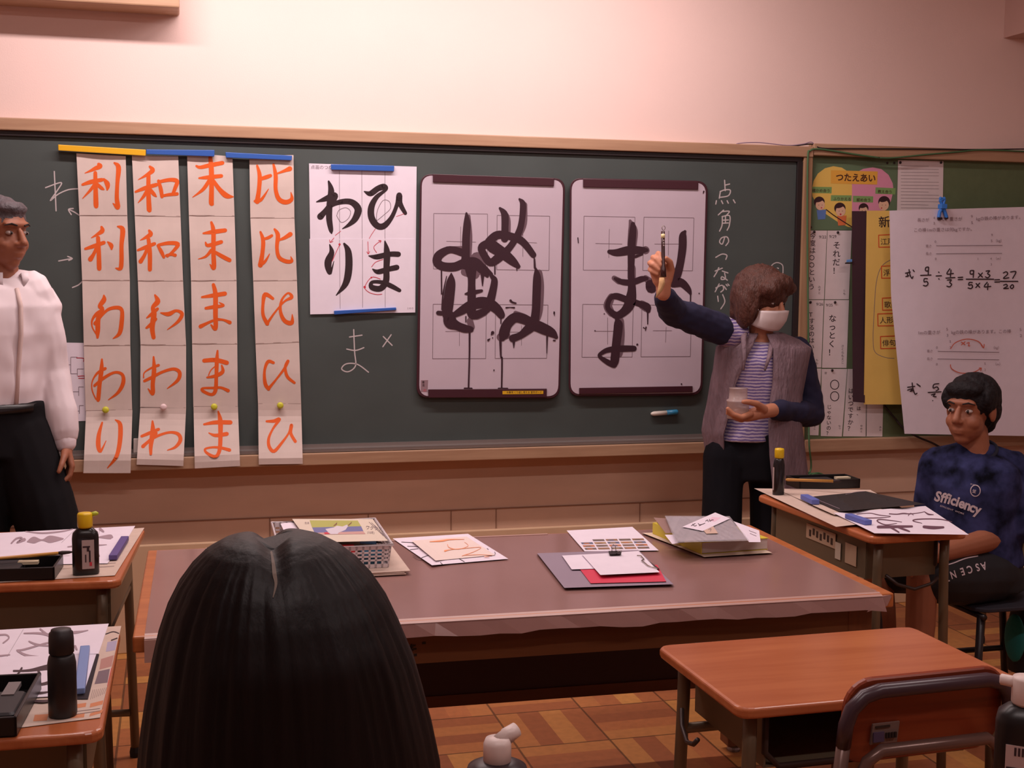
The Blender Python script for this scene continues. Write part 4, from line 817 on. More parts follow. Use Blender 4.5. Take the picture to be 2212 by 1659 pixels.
# ================================================================== tables, desks, chairs
DESKW = wood('desk_top_wood', (190, 112, 70), (172, 94, 56), .22, 'X', 2.0)
STEEL = mat('olive_steel', (112, 98, 78), .4, metal=.25, var=.05)
STEELD = mat('dark_steel', (58, 44, 40), .45, metal=.2)
RUB = mat('rubber_foot', (30, 28, 28), .8)
def student_desk(label, loc, rz, W, D, H, group='student desks', stickers=False):
    t = thing('student_desk', label, 'desk', loc, rz, group)
    m = M(); m.use(DESKW); m.smooth = False
    m.rbox((0, 0, H-.011), (W, D, .022), .028); m.build('desktop', t, True, bevel=.004)
    lx, ly = W/2-.045, D/2-.05
    for sx in (-1, 1):
        for sy in (-1, 1):
            m = M(); m.smooth = True; m.use(STEEL); m.tube([(sx*lx, sy*ly, H-.024), (sx*lx, sy*ly, H-.1), (sx*(lx+.012), sy*(ly+.012), .02)], .0135, 12); lg = m.build('leg', t, True)
            m = M(); m.use(RUB); m.lathe([(.017, 0), (.018, .015), (.015, .03)], (sx*(lx+.0125), sy*(ly+.0125), 0), 12); m.build('rubber_foot', lg, True)
        m = M(); m.smooth = True; m.use(STEEL); m.tube([(sx*(lx+.005), -ly, .14), (sx*(lx+.005), ly, .14)], .011, 10); m.build('side_bar', t, True)
    # storage box, open towards the sitter (local -y)
    bw, bd, bh = W-.16, D-.09, .115; z1 = H-.024; z0 = z1-bh
    m = M(); m.use(STEEL)
    m.box((0, .01, z0+.002), (bw, bd, .004)); m.box((0, .01+bd/2, (z0+z1)/2), (bw, .004, bh))
    for sx in (-1, 1): m.box((sx*bw/2, .01, (z0+z1)/2), (.004, bd, bh))
    m.build('storage_box', t, True)
    m = M(); m.smooth = True; m.use(STEELD); y = .01-bd/2
    m.tube([(-bw/2, y, z1), (-bw/2, y, z0+.03), (-bw/2+.03, y, z0), (bw/2-.03, y, z0), (bw/2, y, z0+.03), (bw/2, y, z1)], .007, 8); m.build('box_rim', t, True)
    m = M(); m.smooth = True; m.use(STEEL); m.tube([(-lx, ly, z0-.03), (lx, ly, z0-.03)], .011, 10); m.build('cross_bar', t, True)
    for sx in (-1, 1):
        m = M(); m.smooth = True; m.use(STEELD); x = sx*(lx+.012)
        m.tube([(x, ly-.02, z0+.02), (x+sx*.012, ly-.05, z0-.005), (x+sx*.022, ly-.1, z0-.02), (x+sx*.03, ly-.15, z0-.005), (x+sx*.03, ly-.17, z0+.012)], .005, 8); m.build('bag_hook', t, True)
    if stickers:
        m = M(); m.use(mat('name_label', (190, 160, 132), .7)); yy = .012+bd/2+.003
        m.box((-.02, yy, z0+.075), (.17, .001, .045)); m.box((-.19, yy, z0+.055), (.06, .001, .06))
        m.use(STEELD)
        for i in range(7): m.box((-.085+i*.021, yy+.001, z0+.075+.004*((i*7) % 3-1)), (.011, .001, .02))
        m.build('label_sticker', t, True)
        m = M(); m.use(mat('lamp_plate', (206, 190, 170), .5)); m.box((-.12, yy, z0+.05), (.03, .001, .05)); m.build('plate', t, True)
    return t
student_desk('empty orange topped student desk in front, with its own wooden chair', (1.294, -2.748, 0), .013, .62, .41, .70)
student_desk('student desk far left holding the yellow capped ink bottle', (-.345, -1.378, 0), radians(-90-4.3), .655, .45, .70)
student_desk('student desk near left under a newspaper and the tall black bottle', (-.338, -2.487, 0), radians(-90-.5), .63, .42, .70)
ZB = .76; BD = .318
bd0, bd1 = T(1633, 1068, ZB), T(1884, 1161, ZB)
bdir = (bd1-bd0).normalized(); bang = math.atan2(bdir.y, bdir.x)   # runs towards the camera
bn = Vector((-bdir.y, bdir.x, 0)); bn = bn if bn.x > 0 else -bn
bc = (bd0+bd1)/2+bn*BD/2
student_desk('student desk at the right where the boy sits, with stickers on its side', (bc.x, bc.y, 0), math.atan2(bn.y, bn.x)+radians(90), (bd1-bd0).length, BD, ZB, stickers=True)
student_desk('student desk close to the camera carrying the white spouted bottle', (.22, -3.46, 0), .02, .62, .41, .70)
student_desk('student desk close to the camera carrying the labelled black bottle', (1.28, -3.62, 0), .02, .62, .41, .70)

CHW = wood('chair_wood', (150, 66, 36), (116, 46, 26), .35, 'X', 2.5)
CHTOP = mat('chair_tube_sleeve', (66, 48, 56), .3); CHT = mat('chair_tube', (118, 92, 84), .28, metal=.35)
def chair(label, loc, rz, W=.345, SH=.42, BH=.765, mt=CHT, sleeve=CHTOP, wd=CHW, group='student chairs', sticker=False):
    """sitter faces local +y"""
    t = thing('student_chair', label, 'chair', loc, rz, group)
    w = W/2-.013; tilt = .055
    def bp(x, z): return (x, -.17-tilt*(z-SH)/(BH-SH), z)
    m = M(); m.smooth = True; m.use(sleeve); zz = BH-.012
    m.tube([bp(-w, zz-.1), bp(-w, zz-.06), bp(-w+.008, zz-.03), bp(-w+.03, zz-.008), bp(-w+.06, zz), bp(w-.06, zz), bp(w-.03, zz-.008), bp(w-.008, zz-.03), bp(w, zz-.06), bp(w, zz-.1)], .0135, 14); m.build('back_rail', t, True)
    for sx in (-1, 1):
        m = M(); m.smooth = True; m.use(mt); m.tube([bp(sx*w, zz-.1), bp(sx*w, SH+.04), (sx*w, -.168, SH-.02), (sx*w, -.2, .02)], .0125, 12); lg = m.build('leg', t, True)
        m = M(); m.use(RUB); m.lathe([(.016, 0), (.017, .02), (.014, .03)], (sx*w, -.2, 0), 12); m.build('rubber_foot', lg, True)
        m = M(); m.smooth = True; m.use(mt); m.tube([(sx*(w-.02), .15, SH-.02), (sx*w, .17, .02)], .0125, 12); lg = m.build('leg', t, True)
        m = M(); m.use(RUB); m.lathe([(.016, 0), (.017, .02), (.014, .03)], (sx*w, .17, 0), 12); m.build('rubber_foot', lg, True)
        m = M(); m.smooth = True; m.use(mt); m.tube([(sx*w, -.185, .16), (sx*w, .16, .16)], .01, 10); m.build('side_bar', t, True)
    m = M(); m.smooth = True; m.use(mt); z2 = BH-.118; w2 = w-.026
    def b2(x, z): return (x, -.195-tilt*(z-SH)/(BH-SH), z)
    m.tube([b2(-w2, SH-.03), b2(-w2, z2-.05), b2(-w2+.01, z2-.018), b2(-w2+.035, z2), b2(w2-.035, z2), b2(w2-.01, z2-.018), b2(w2, z2-.05), b2(w2, SH-.03)], .0115, 12); m.build('inner_hoop', t, True)
    m = M(); m.use(wd); zc = BH-.075
    m.rbox((0, -.148-tilt*(zc-SH)/(BH-SH), zc), (W-.035, .165, .012), .05, 6, mx=Matrix.Rotation(radians(90)-math.atan2(tilt, BH-SH)*-1, 3, 'X')); bk = m.build('backrest', t, True)
    if sticker:
        m = M(); m.use(mat('chair_sticker', (128, 104, 96), .6)); yb = -.158-tilt*(zc-.02-SH)/(BH-SH)
        q = [(-.11, zc-.005), (-.055, zc-.005), (-.055, zc-.045), (-.11, zc-.045)]
        m.hexa([(x, yb+.001-tilt*(z-zc+.02)/(BH-SH), z) for x, z in q], [(x, yb-.003-tilt*(z-zc+.02)/(BH-SH), z) for x, z in q])
        m.use(STEELD); m.box((-.09, yb-.005, zc-.011), (.03, .002, .004)); m.use(mat('sticker_blue', (84, 66, 92), .6)); m.box((-.097, yb-.004, zc-.03), (.022, .003, .018))
        m.use(STEELD)
        for i in range(4): m.box((-.08+i*.006, yb-.004, zc-.029), (.004, .003, .01))
        m.build('sticker', bk, True)
    m = M(); m.use(wd); m.rbox((0, 0, SH), (W-.01, .36, .014), .05, 6); m.build('seat', t, True)
    m = M(); m.smooth = True; m.use(mt); m.tube([(-w, .15, SH-.024), (w, .15, SH-.024)], .01, 10); m.build('cross_bar', t, True)
    return t
chair('wooden backed student chair with dark top tube at the empty front desk', (1.293, -2.86, 0), .045, W=.37, BH=.775, sticker=True)
DKC = mat('dark_chair_tube', (40, 32, 34), .4, metal=.2)
BOY = Vector((2.60, -1.36, 0))
chair('dark student chair the boy sits on', (BOY.x+.06, BOY.y, 0), radians(90), W=.38, SH=.41, mt=DKC, wd=mat('chair_cushion_dark', (36, 34, 44), .8))
chair('student chair under the long haired girl', (.12, -3.98, 0), .02, W=.37, SH=.41, BH=.72)

# long teacher table
TW, TD, TZ = 1.825, .855, .70
tc_ = (T(307, 1187, TZ)+T(1625, 1134, TZ)+T(1932, 1288, TZ)+T(281, 1384, TZ))/4
ta = math.atan2((T(1932, 1288, TZ)-T(281, 1384, TZ)).y, (T(1932, 1288, TZ)-T(281, 1384, TZ)).x)
tc_ = tc_+Vector((.010, .018, 0))
t = thing('teacher_table', 'long wooden work table under a clear plastic cover, between the desks', 'table', (tc_.x, tc_.y, 0), ta)
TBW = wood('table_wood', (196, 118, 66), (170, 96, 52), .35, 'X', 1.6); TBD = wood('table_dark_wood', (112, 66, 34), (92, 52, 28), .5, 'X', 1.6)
m = M(); m.use(TBW); m.box((0, 0, TZ-.02), (TW, TD, .036)); m.build('tabletop', t, True, bevel=.004)
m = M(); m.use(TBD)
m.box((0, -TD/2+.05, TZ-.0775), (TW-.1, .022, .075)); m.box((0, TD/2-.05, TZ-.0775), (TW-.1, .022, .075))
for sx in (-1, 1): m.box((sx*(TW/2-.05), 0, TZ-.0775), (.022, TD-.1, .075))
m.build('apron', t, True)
for sx in (-1, 1):
    for sy in (-1, 1):
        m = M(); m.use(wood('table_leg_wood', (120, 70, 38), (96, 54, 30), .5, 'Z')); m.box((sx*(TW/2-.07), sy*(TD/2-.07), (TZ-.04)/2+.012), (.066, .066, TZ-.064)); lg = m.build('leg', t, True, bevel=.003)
        m = M(); m.use(mat('foot_metal', (150, 146, 150), .3, metal=.8)); m.lathe([(.02, 0), (.022, .008), (.02, .014)], (sx*(TW/2-.07), sy*(TD/2-.07), 0), 14); m.build('foot', lg, True)
m = M(); m.use(mat('modesty_panel', (62, 40, 40), .6)); m.box((0, TD/2-.075, .40), (TW-.2, .016, .32)); m.build('back_panel', t, True)
m = M(); m.use(TBD); m.box((0, TD/2-.075, .232), (TW-.2, .03, .034)); m.build('panel_rail', t, True)
m = M(); m.use(mat('ink_stain', (26, 16, 12), .6))
for i in range(26):
    a, r = random.uniform(0, 6.28), random.gauss(0, .012); m.box((-.30+r*cos(a)*1.6, -TD/2+.0385, TZ-.0775+r*sin(a)), (random.uniform(.003, .009), .001, random.uniform(.003, .008)))
m.build('stain', t, True)
COVER = mat('plastic_cover', (162, 124, 118), .17, alpha=.86, var=.05, scale=3)
HEM = mat('cover_hem', (198, 160, 150), .35, alpha=.85)
m = M(); m.use(COVER)
x0, x1, y0, y1, zc = -TW/2+.025, TW/2-.035, -TD/2-.004, TD/2-.01, TZ-.001
nx = 36
def edge(i): return .003*sin(i*.9)+.002*sin(i*2.3)
top = []; fs = []
for i in range(nx+1):
    x = x0+(x1-x0)*i/nx
    e = edge(i)
    top += [(x, y1, zc), (x, y0+.012, zc), (x, y0-.002, zc-.006), (x+e, y0-.008-abs(e)*2, zc-.037-e)]
for i in range(nx):
    for k in range(2): fs.append((i*4+k, i*4+k+1, (i+1)*4+k+1, (i+1)*4+k))
    fs.append((i*4+2, i*4+3, (i+1)*4+3, (i+1)*4+2))
m.add(top, fs)
# corner fold hanging at the right end
m.add([(x1, y0-.002, zc-.006), (x1+.032, y0+.006, zc-.004), (x1+.012, y0-.004, zc-.03), (x1-.05, y0-.014, zc-.04), (x1, y0+.05, zc)], [(0, 1, 2), (0, 2, 3), (0, 4, 1)])
cv = m.build('plastic_cover', t, True)
m = M(); m.use(HEM); hem = []; hf = []
for i in range(nx+1):
    x = x0+(x1-x0)*i/nx; hem += [(x, y0+.016, zc+.0015), (x, y0-.0035, zc-.005)]
    if i < nx: hf.append((i*2, i*2+1, i*2+3, i*2+2))
m.add(hem, hf); m.build('cover_hem', cv, True)
m = M(); m.use(HEM); m.box(((x0+x1)/2-.25, y1-.006, zc+.001), (1.0, .012, .0015)); m.build('cover_tape', cv, True)
m = M(); m.use(HEM); m.box((x0+.035, y0-.012, zc-.03), (.07, .003, .05)); m.build('cover_corner', cv, True)
# ================================================================== things on the teacher table
def dsheet(m, quad, z, th=.0006, nu=6, nv=6, fn=None):
    mp = (lambda u, v, l=0.0: T(u, v, z+l+fn(u, v))) if fn else deskmap(z)
    m.sheet(quad, mp, th, nu, nv); return mp
TS = TZ+.002
NEWS = mat('newsprint', (206, 184, 170), .9, var=.05, scale=25); NEWSINK = mat('news_print', (150, 128, 122), .9)
tf = Matrix.Rotation(ta, 3, 'Z')
bfr = T(847, 1176, .775); ex = tf @ Vector((1, 0, 0)); ey = tf @ Vector((0, 1, 0)); bc_ = bfr-ex*.145+ey*.172
bc_.z = TS
for i, (z, dx, dy, r) in enumerate(((TS, .0, -.012, .02), (TS+.0035, .006, -.004, -.03), (TS+.007, .012, -.01, .015))):
    m = M(); m.use(NEWS); R = Matrix.Rotation(ta+r, 3, 'Z'); m.box(bc_+Vector((dx, dy, z-TS+.0015)), (.345, .40, .003), R)
    tag(m.build('newspaper', bevel=.001), 'folded newspaper under the white basket, ' + ('bottom of the pile' if i == 0 else 'middle of the pile' if i == 1 else 'top of the pile'), 'newspaper', 'newspapers under the basket')
t = thing('plastic_basket', 'white plastic lattice basket full of papers on the teacher table', 'basket', bc_+Vector((0, 0, .0108)), ta)
PLW = mat('basket_white', (226, 214, 216), .4, alpha=1)
bw, bd, bh = .29, .344, .062
m = M(); m.use(PLW)
m.box((0, 0, .002), (bw-.02, bd-.02, .004))
def wall(p0, p1, n, rows=4):
    p0, p1 = Vector(p0), Vector(p1); d = p1-p0; nrm = d.cross(Vector((0, 0, 1))).normalized()
    def P_(a, h): return p0+d*a-nrm*(-.010*(h/bh))*-1+Vector((0, 0, h)) if False else p0+d*(.5+(a-.5)*(1+.02*h/bh))+nrm*(.008*h/bh)+Vector((0, 0, h))
    def bar_(a0, a1, h0, h1):
        q = [P_(a0, h0), P_(a1, h0), P_(a1, h1), P_(a0, h1)]; m.hexa(q, [x-nrm*.002 for x in q])
    hs = [0]+[.010+i*(bh-.02)/rows for i in range(rows+1)]
    for i in range(n+1):
        a = i/n; wd = .0028/d.length; bar_(max(0, a-wd), min(1, a+wd), 0, bh)
    bar_(0, 1, 0, .010)
    for i in range(rows): h = .010+(i+1)*(bh-.020)/rows; bar_(0, 1, h-.0025, h+.0025)
    bar_(0, 1, bh-.008, bh)
x, y = bw/2-.008, bd/2-.008
wall((-x, -y, 0), (x, -y, 0), 16); wall((x, -y, 0), (x, y, 0), 18); wall((x, y, 0), (-x, y, 0), 16); wall((-x, y, 0), (-x, -y, 0), 18)
m.build('lattice_body', t, True)
m = M(); m.smooth = True; m.use(PLW); x, y = bw/2+.002, bd/2+.002; m.tube([(-x, -y, bh), (x, -y, bh), (x, y, bh), (-x, y, bh)], .0035, 8, True); m.build('rim', t, True)
def inbasket(name, label, cat, c, d, mt, r=0, group=None):
    m = M(); m.use(mt); m.box(bc_+tf @ Vector(c)+Vector((0, 0, .0108)), d, Matrix.Rotation(ta+r, 3, 'Z')); return tag(m.build(name, bevel=.002), label, cat, group)
inbasket('pencil_case', 'red pencil case seen through the basket front', 'pencil case', (-.03, -.145, .036), (.16, .03, .045), mat('red_case', (206, 44, 50), .6))
inbasket('pen_box', 'blue green box seen through the right of the basket front', 'box', (.095, -.145, .032), (.06, .028, .045), mat('teal_box', (70, 130, 160), .6))
inbasket('envelope_stack', 'brown paper wad lying at the bottom of the basket', 'paper', (0, .03, .025), (.22, .26, .036), NEWS)
m = M(); m.smooth = True; m.use(mat('pen_blue', (110, 150, 190), .4)); z = .775
m.tube([T(778, 1170, z), T(813, 1171, z)], .006, 10); m.use(PINM); m.tube([T(813, 1171, z), T(828, 1173, z)], [.003, .001], 8)
tag(m.build('ballpoint_pen'), 'pale blue pen lying along the basket front edge', 'pen')
zt_ = TS+.0108+bh+.004
m = M(); m.use(PAPERW); dsheet(m, [(606, 1131), (640, 1127), (668, 1162), (622, 1166)], zt_-.006); tag(m.build('loose_sheet'), 'loose white sheet sticking out of the basket behind the magazine', 'paper')
m = M(); m.use(mat('magazine_cover', (218, 204, 186), .6)); z = zt_; mp = dsheet(m, [(631, 1121), (805, 1121), (838, 1168), (668, 1172)], z, .004)
def quadin(pts, l, mt): m.use(mt); m.poly(pts, mp, l)
R8 = reg(580, 1100, 7.3733)
quadin(P(R8, (655, 175), (1420, 180), (1475, 270), (695, 290)), .0045, mat('mag_green', (176, 176, 92), .6))
quadin(P(R8, (695, 290), (1475, 270), (1512, 350), (735, 375)), .0045, mat('mag_blue', (110, 112, 160), .6))
quadin(P(R8, (735, 375), (1512, 350), (1545, 395), (755, 405)), .0045, mat('mag_rose', (200, 156, 148), .6))
quadin(P(R8, (905, 315), (1040, 290), (1090, 262), (1180, 275), (1250, 245), (1270, 265), (1225, 330), (1120, 372), (1100, 395), (990, 395), (950, 365)), .0048, mat('mag_bird', (214, 206, 216), .6))
quadin(P(R8, (1030, 265), (1095, 205), (1090, 240), (1060, 262)), .005, mat('mag_brown', (130, 86, 66), .6)); quadin(P(R8, (1255, 262), (1330, 195), (1320, 225), (1275, 262)), .005, mat('mag_brown', (130, 86, 66), .6)); quadin(P(R8, (880, 372), (930, 362), (980, 392), (900, 395)), .005, RED)
m.use(GRAY); m.text('ワクワク', *R8(1545, 310), 9, mp, 6, .005); m.text('(10月)', *R8(1570, 380), 6, mp, 4, .005); m.text('生活', *R8(575, 230), 5, mp, 0, .005)
m.strokes([[(1600, 200), (1830, 420)], [(1640, 210), (1860, 430)], [(1690, 250), (1880, 470)]], mp, 5, .005, R8)
tag(m.build('magazine'), 'magazine with a white crane photo lying on the white basket', 'magazine')

# white sheets with orange practice
z = TS
m = M(); m.use(PAPERW); mp = dsheet(m, [(848, 1163), (1011, 1153), (1098, 1207), (933, 1221)], z, .0006, 8, 8, lambda u, v: .004*max(0, 1-abs(u-925)/40)*max(0, (v-1190)/30))
R9 = reg(580, 1080, 3.6867)
m.use(INK); m.strokes([[(1060, 335), (1172, 340)], [(1108, 368), (1200, 372)], [(1128, 396), (1190, 388)], [(1150, 440), (1200, 466), (1232, 455), (1282, 436)], [(1370, 498), (1385, 512)], [(1510, 462), (1560, 492)]], mp, 5, .001, R9)
m.strokes([[(1740, 385), (1752, 395)], [(1800, 412), (1806, 430), (1780, 440)]], mp, 4, .001, R9)
tag(m.build('practice_sheet'), 'white sheet with thin black strokes on the table, under a cream practice sheet', 'practice sheet', 'practice sheets on the table')
m = M(); m.use(mat('cream_paper', (232, 214, 206), .85)); mp = dsheet(m, [(889, 1168), (1008, 1159), (1070, 1199), (941, 1211)], z+.0016, .001, 6, 6, lambda u, v: .006*max(0, 1-abs(u-892-(v-1168)*1.2)/14))
m.use(mat('pale_orange_ink', (240, 156, 110), .7)); m.strokes([[(1285, 332, 8), (1380, 325, 22), (1440, 315, 14), (1560, 312, 4)], [(1425, 350, 5), (1440, 378, 8), (1510, 392, 5), (1590, 365, 5), (1560, 335, 4)], [(1405, 405, 22), (1450, 395, 8), (1560, 385, 6), (1690, 376, 5), (1640, 410, 5), (1540, 445, 7)], [(1560, 440, 6), (1680, 435, 5), (1780, 440, 5)], [(1720, 450, 8), (1760, 452, 6)]], mp, 6, .002, R9, .62)
tag(m.build('practice_sheet'), 'cream sheet with orange brush strokes lying on a white sheet on the table', 'practice sheet', 'practice sheets on the table')
# sheet of small photographs
R10 = reg(1140, 1080, 3.6867)
m = M(); m.use(PAPERW); mp = dsheet(m, [(1224, 1146), (1366, 1138), (1423, 1189), (1263, 1191)], z, .0008, 6, 6)
cols = [(150, 112, 84), (128, 108, 96), (172, 140, 104), (112, 96, 90), (190, 120, 84), (100, 104, 128)]
for r in range(4):
    for c in range(5):
        if r == 0 and c == 0: continue
        x = 415+c*107+r*16-(c*0)+r*0; y = 318+r*23-c*5+(0)
        x = 408+c*105+r*14; y = 316+r*22-c*2.2
        m.use(mat('thumb_%d' % ((r*5+c*3) % 6), cols[(r*5+c*3) % 6], .6)); m.poly(P(R10, (x, y), (x+92, y-2), (x+102, y+12), (x+10, y+14)), mp, .0013)
        m.use(mat('thumb_%d' % ((r*3+c*2+1) % 6), cols[(r*3+c*2+1) % 6], .6)); m.poly(P(R10, (x+20, y+5), (x+60, y+3), (x+76, y+11), (x+30, y+12)), mp, .0016)
tag(m.build('photo_sheet'), 'white sheet printed with rows of tiny photographs at the middle of the table', 'photo sheet')
# grey board, red folder, papers, clips
m = M(); m.use(mat('grey_board', (148, 132, 148), .6, var=.03)); dsheet(m, [(1160, 1195), (1379, 1188), (1455, 1262), (1219, 1270)], z, .005, 2, 2); tag(m.build('clipboard', bevel=.001), 'grey drawing board lying on the table under red and white papers', 'board')
z1 = z+.0055
m = M(); m.use(mat('red_folder', (214, 56, 84), .5)); dsheet(m, [(1250, 1226), (1420, 1220), (1439, 1256), (1276, 1260)], z1, .002, 2, 2); tag(m.build('folder'), 'bright red folder on the grey board', 'folder')
m = M(); m.use(PAPERW); dsheet(m, [(1214, 1200), (1330, 1194), (1360, 1226), (1235, 1230)], z1+.0025, .0012, 3, 3); tag(m.build('paper_stack'), 'white papers on the grey board, the lower of the two piles', 'paper')
m = M(); m.use(PAPERW); mp = dsheet(m, [(1258, 1199), (1379, 1190), (1425, 1236), (1297, 1242)], z1+.0045, .003, 6, 6, lambda u, v: .004*max(0, (v-1228)/14)); tag(m.build('paper_stack'), 'white papers held by a black binder clip on the grey board', 'paper')
z2 = z1+.008
t = thing('binder_clip', 'small black binder clip with wire handles on the white papers', 'clip', T(1328, 1194, z2))
m = M(); m.use(BLACK); q = [(1314, 1190), (1340, 1189), (1342, 1197), (1316, 1198)]; m.hexa([T(u, v, z2-.004) for u, v in q], [T(u, v, z2+.005) for u, v in q]); m.build('jaw', t, bevel=.0015)
WIRE = mat('steel_wire', (170, 160, 150), .25, metal=.8)
m = M(); m.smooth = True; m.use(WIRE); c = T(1322, 1192, z2+.005); m.tube([c, c+Vector((.001, .006, .016)), c+Vector((.006, .008, .019)), c+Vector((.011, .006, .016)), c+Vector((.012, 0, 0))], .001, 6); m.build('wire_handle', t)
m = M(); m.smooth = True; m.use(WIRE); c = T(1332, 1196, z2+.005); m.tube([c, c+Vector((.001, -.012, .010)), c+Vector((.006, -.014, .011)), c+Vector((.011, -.012, .010)), c+Vector((.012, 0, 0))], .001, 6); m.build('wire_handle', t)
t = thing('bulldog_clip', 'wire clip on the right edge of the white papers', 'clip', T(1400, 1215, z2))
m = M(); m.smooth = True; m.use(WIRE); m.tube([T(u, v, z2+.003) for u, v in ((1376, 1200), (1384, 1200), (1391, 1208), (1386, 1211), (1392, 1215), (1400, 1222), (1420, 1228))], .0016, 8); m.build('wire', t)
m = M(); m.use(STEELD); q = [(1378, 1199), (1384, 1199), (1424, 1228), (1418, 1230)]; m.hexa([T(u, v, z2-.006) for u, v in q], [T(u, v, z2-.001) for u, v in q]); m.build('jaw', t)
# book pile
m = M(); m.use(mat('envelope', (220, 200, 178), .85)); dsheet(m, [(1387, 1151), (1560, 1146), (1668, 1194), (1521, 1203)], z, .003, 4, 4); tag(m.build('envelope', bevel=.001), 'cream envelope under the thick book on the table', 'envelope')
t = thing('thick_book', 'thick white book with yellow cover edges at the table end', 'book', T(1516, 1198, z))
zb0, zb1 = z+.0035, z+.037
fl, fr = T(1516, 1197, zb0), T(1659, 1187, zb0); dv = Vector((-(fr-fl).y, (fr-fl).x, 0)).normalized()*.29; sk = (fr-fl).normalized()*-.015
bot = [fl, fr, fr+dv+sk, fl+dv+sk]; top = [p+Vector((0, 0, zb1-zb0)) for p in bot]
def shrink(qs, k): c = sum(qs, Vector())/4; return [c+(p-c)*k for p in qs]
m = M(); m.use(mat('page_block', (200, 184, 178), .8, var=.08, scale=4, stretch=(1, 1, 60))); m.hexa([p+Vector((0, 0, .002)) for p in shrink(bot, .985)], [p-Vector((0, 0, .002)) for p in shrink(top, .985)]); m.build('pages', t)
m = M(); m.use(mat('book_yellow', (216, 196, 56), .5)); m.hexa([bot[0], bot[1], bot[2], bot[3]], [p+Vector((0, 0, .0008)) for p in bot]); m.hexa([p-Vector((0, 0, .0018)) for p in top], top)
n_ = (bot[0]-bot[3]).cross(Vector((0, 0, 1))).normalized(); q = [bot[3], bot[0], top[0], top[3]]; m.hexa(q, [p+n_*-.0018*(1 if n_.x > 0 else -1) for p in q]); m.build('cover', t)
zz = zb1+z-z+.0008
z3 = zb1+.001
m = M(); m.use(PAPERW); mp = dsheet(m, [(1585, 1126), (1640, 1146), (1643, 1171), (1618, 1171)], z3, .002, 4, 4); m.use(GRAY); m.strokes([[(1618, 1146), (1634, 1152)], [(1620, 1152), (1634, 1158)]], mp, .8, .0026); tag(m.build('loose_sheet'), 'loose white sheet poking out beneath the bagged book', 'paper')
m = M(); m.use(mat('brown_pamphlet', (150, 118, 110), .7)); dsheet(m, [(1412, 1118), (1440, 1120), (1462, 1150), (1438, 1152)], z3, .002, 3, 3); tag(m.build('pamphlet'), 'brown pamphlet sticking out left of the bagged book', 'pamphlet')
m = M(); m.use(PAPERW); dsheet(m, [(1436, 1155), (1462, 1155), (1480, 1172), (1452, 1175)], z3+.0005, .001, 3, 3); tag(m.build('loose_sheet'), 'small white sheet corner at the front left of the bagged book', 'paper')
t = thing('bagged_book', 'book in a clear plastic bag on top of the thick book', 'book', T(1462, 1170, z3))
m = M(); m.use(mat('grey_cover', (172, 160, 166), .5, var=.12, scale=9)); q = [(1438, 1116), (1573, 1116), (1614, 1165), (1463, 1169)]
m.hexa([T(u, v, z3+.003) for u, v in q], [T(u, v, z3+.013) for u, v in q]); m.build('book_block', t, bevel=.001)
m = M(); m.use(mat('clear_bag', (226, 220, 226), .12, alpha=.28)); q2 = [(1436, 1114), (1576, 1115), (1619, 1168), (1460, 1172)]
mpb = lambda u, v, l=0.0: T(u, v, z3+.014+l+.0012*sin(u*.35+v*.2)); m.sheet(q2, mpb, .0008, 20, 8); m.build('clear_bag', t)
m = M(); m.use(PAPERW); mp = dsheet(m, [(1474, 1138), (1545, 1107), (1577, 1120), (1518, 1147)], z3+.0165, .0008, 4, 4)
R11 = reg(1370, 1090, 7.1355)
m.use(PEN); m.strokes([[(880, 325), (940, 290)], [(900, 300), (930, 330), (960, 318)], [(985, 290), (1010, 310), (1060, 300)], [(1000, 325), (1090, 285)], [(1100, 255), (1130, 235), (1140, 265)], [(1160, 225), (1165, 255), (1190, 240)], [(1195, 235), (1220, 235)]], mp, 9, .0012, R11)
m.use(mat('pink_note', (232, 196, 214), .8)); m.poly(P(R11, (1200, 190), (1340, 200), (1240, 265), (1150, 250)), mp, .0009)
tag(m.build('name_slip'), 'white slip with handwriting lying slanted on the bagged book', 'paper slip')
m = M(); m.use(mat('beige_card', (204, 174, 158), .8)); mp = dsheet(m, [(1520, 1146), (1541, 1137), (1551, 1152), (1526, 1153)], z3+.0163, .0006, 2, 2); m.use(GRAY); m.stroke([(1530, 1144), (1536, 1142), (1534, 1148)], mp, 1, .001); tag(m.build('small_card'), 'small beige card under the white slip on the bagged book', 'card')

# ================================================================== student desks: writing things
def bottle(name, label, base, prof, cap_, sq=1.0, rz=0.0, capm=None, body=None, power=2.0, spout=None, lab=None, group='ink bottles'):
    t = thing(name, label, 'bottle', base, rz, group)
    m = M(); m.smooth = True; m.use(body or mat('ink_bottle', (30, 26, 28), .25)); m.lathe(prof, (0, 0, 0), 28, sq, power=power); m.build('bottle_body', t, True)
    m = M(); m.smooth = True; m.use(capm); m.lathe(cap_, (0, 0, 0), 24); cp = m.build('cap', t, True)
    if spout:
        m = M(); m.smooth = True; m.use(spout[1]); m.tube(spout[0], spout[2], 14); m.build('spout', cp, True)
    if lab:
        m = M(); m.use(lab[0]); lab[1](m); m.build('label', t, True)
    return t
YCAP = mat('yellow_cap', (226, 186, 20), .35); LIMEC = mat('lime_tip', (186, 196, 50), .4); WCAP = mat('white_cap', (226, 208, 202), .4)
LBL = mat('bottle_label', (184, 166, 164), .6)
zd = .7015
toc = lambda p: math.atan2((CAMP-p).y, (CAMP-p).x)
b = T(186, 1240, zd); ry = toc(b)+radians(90)
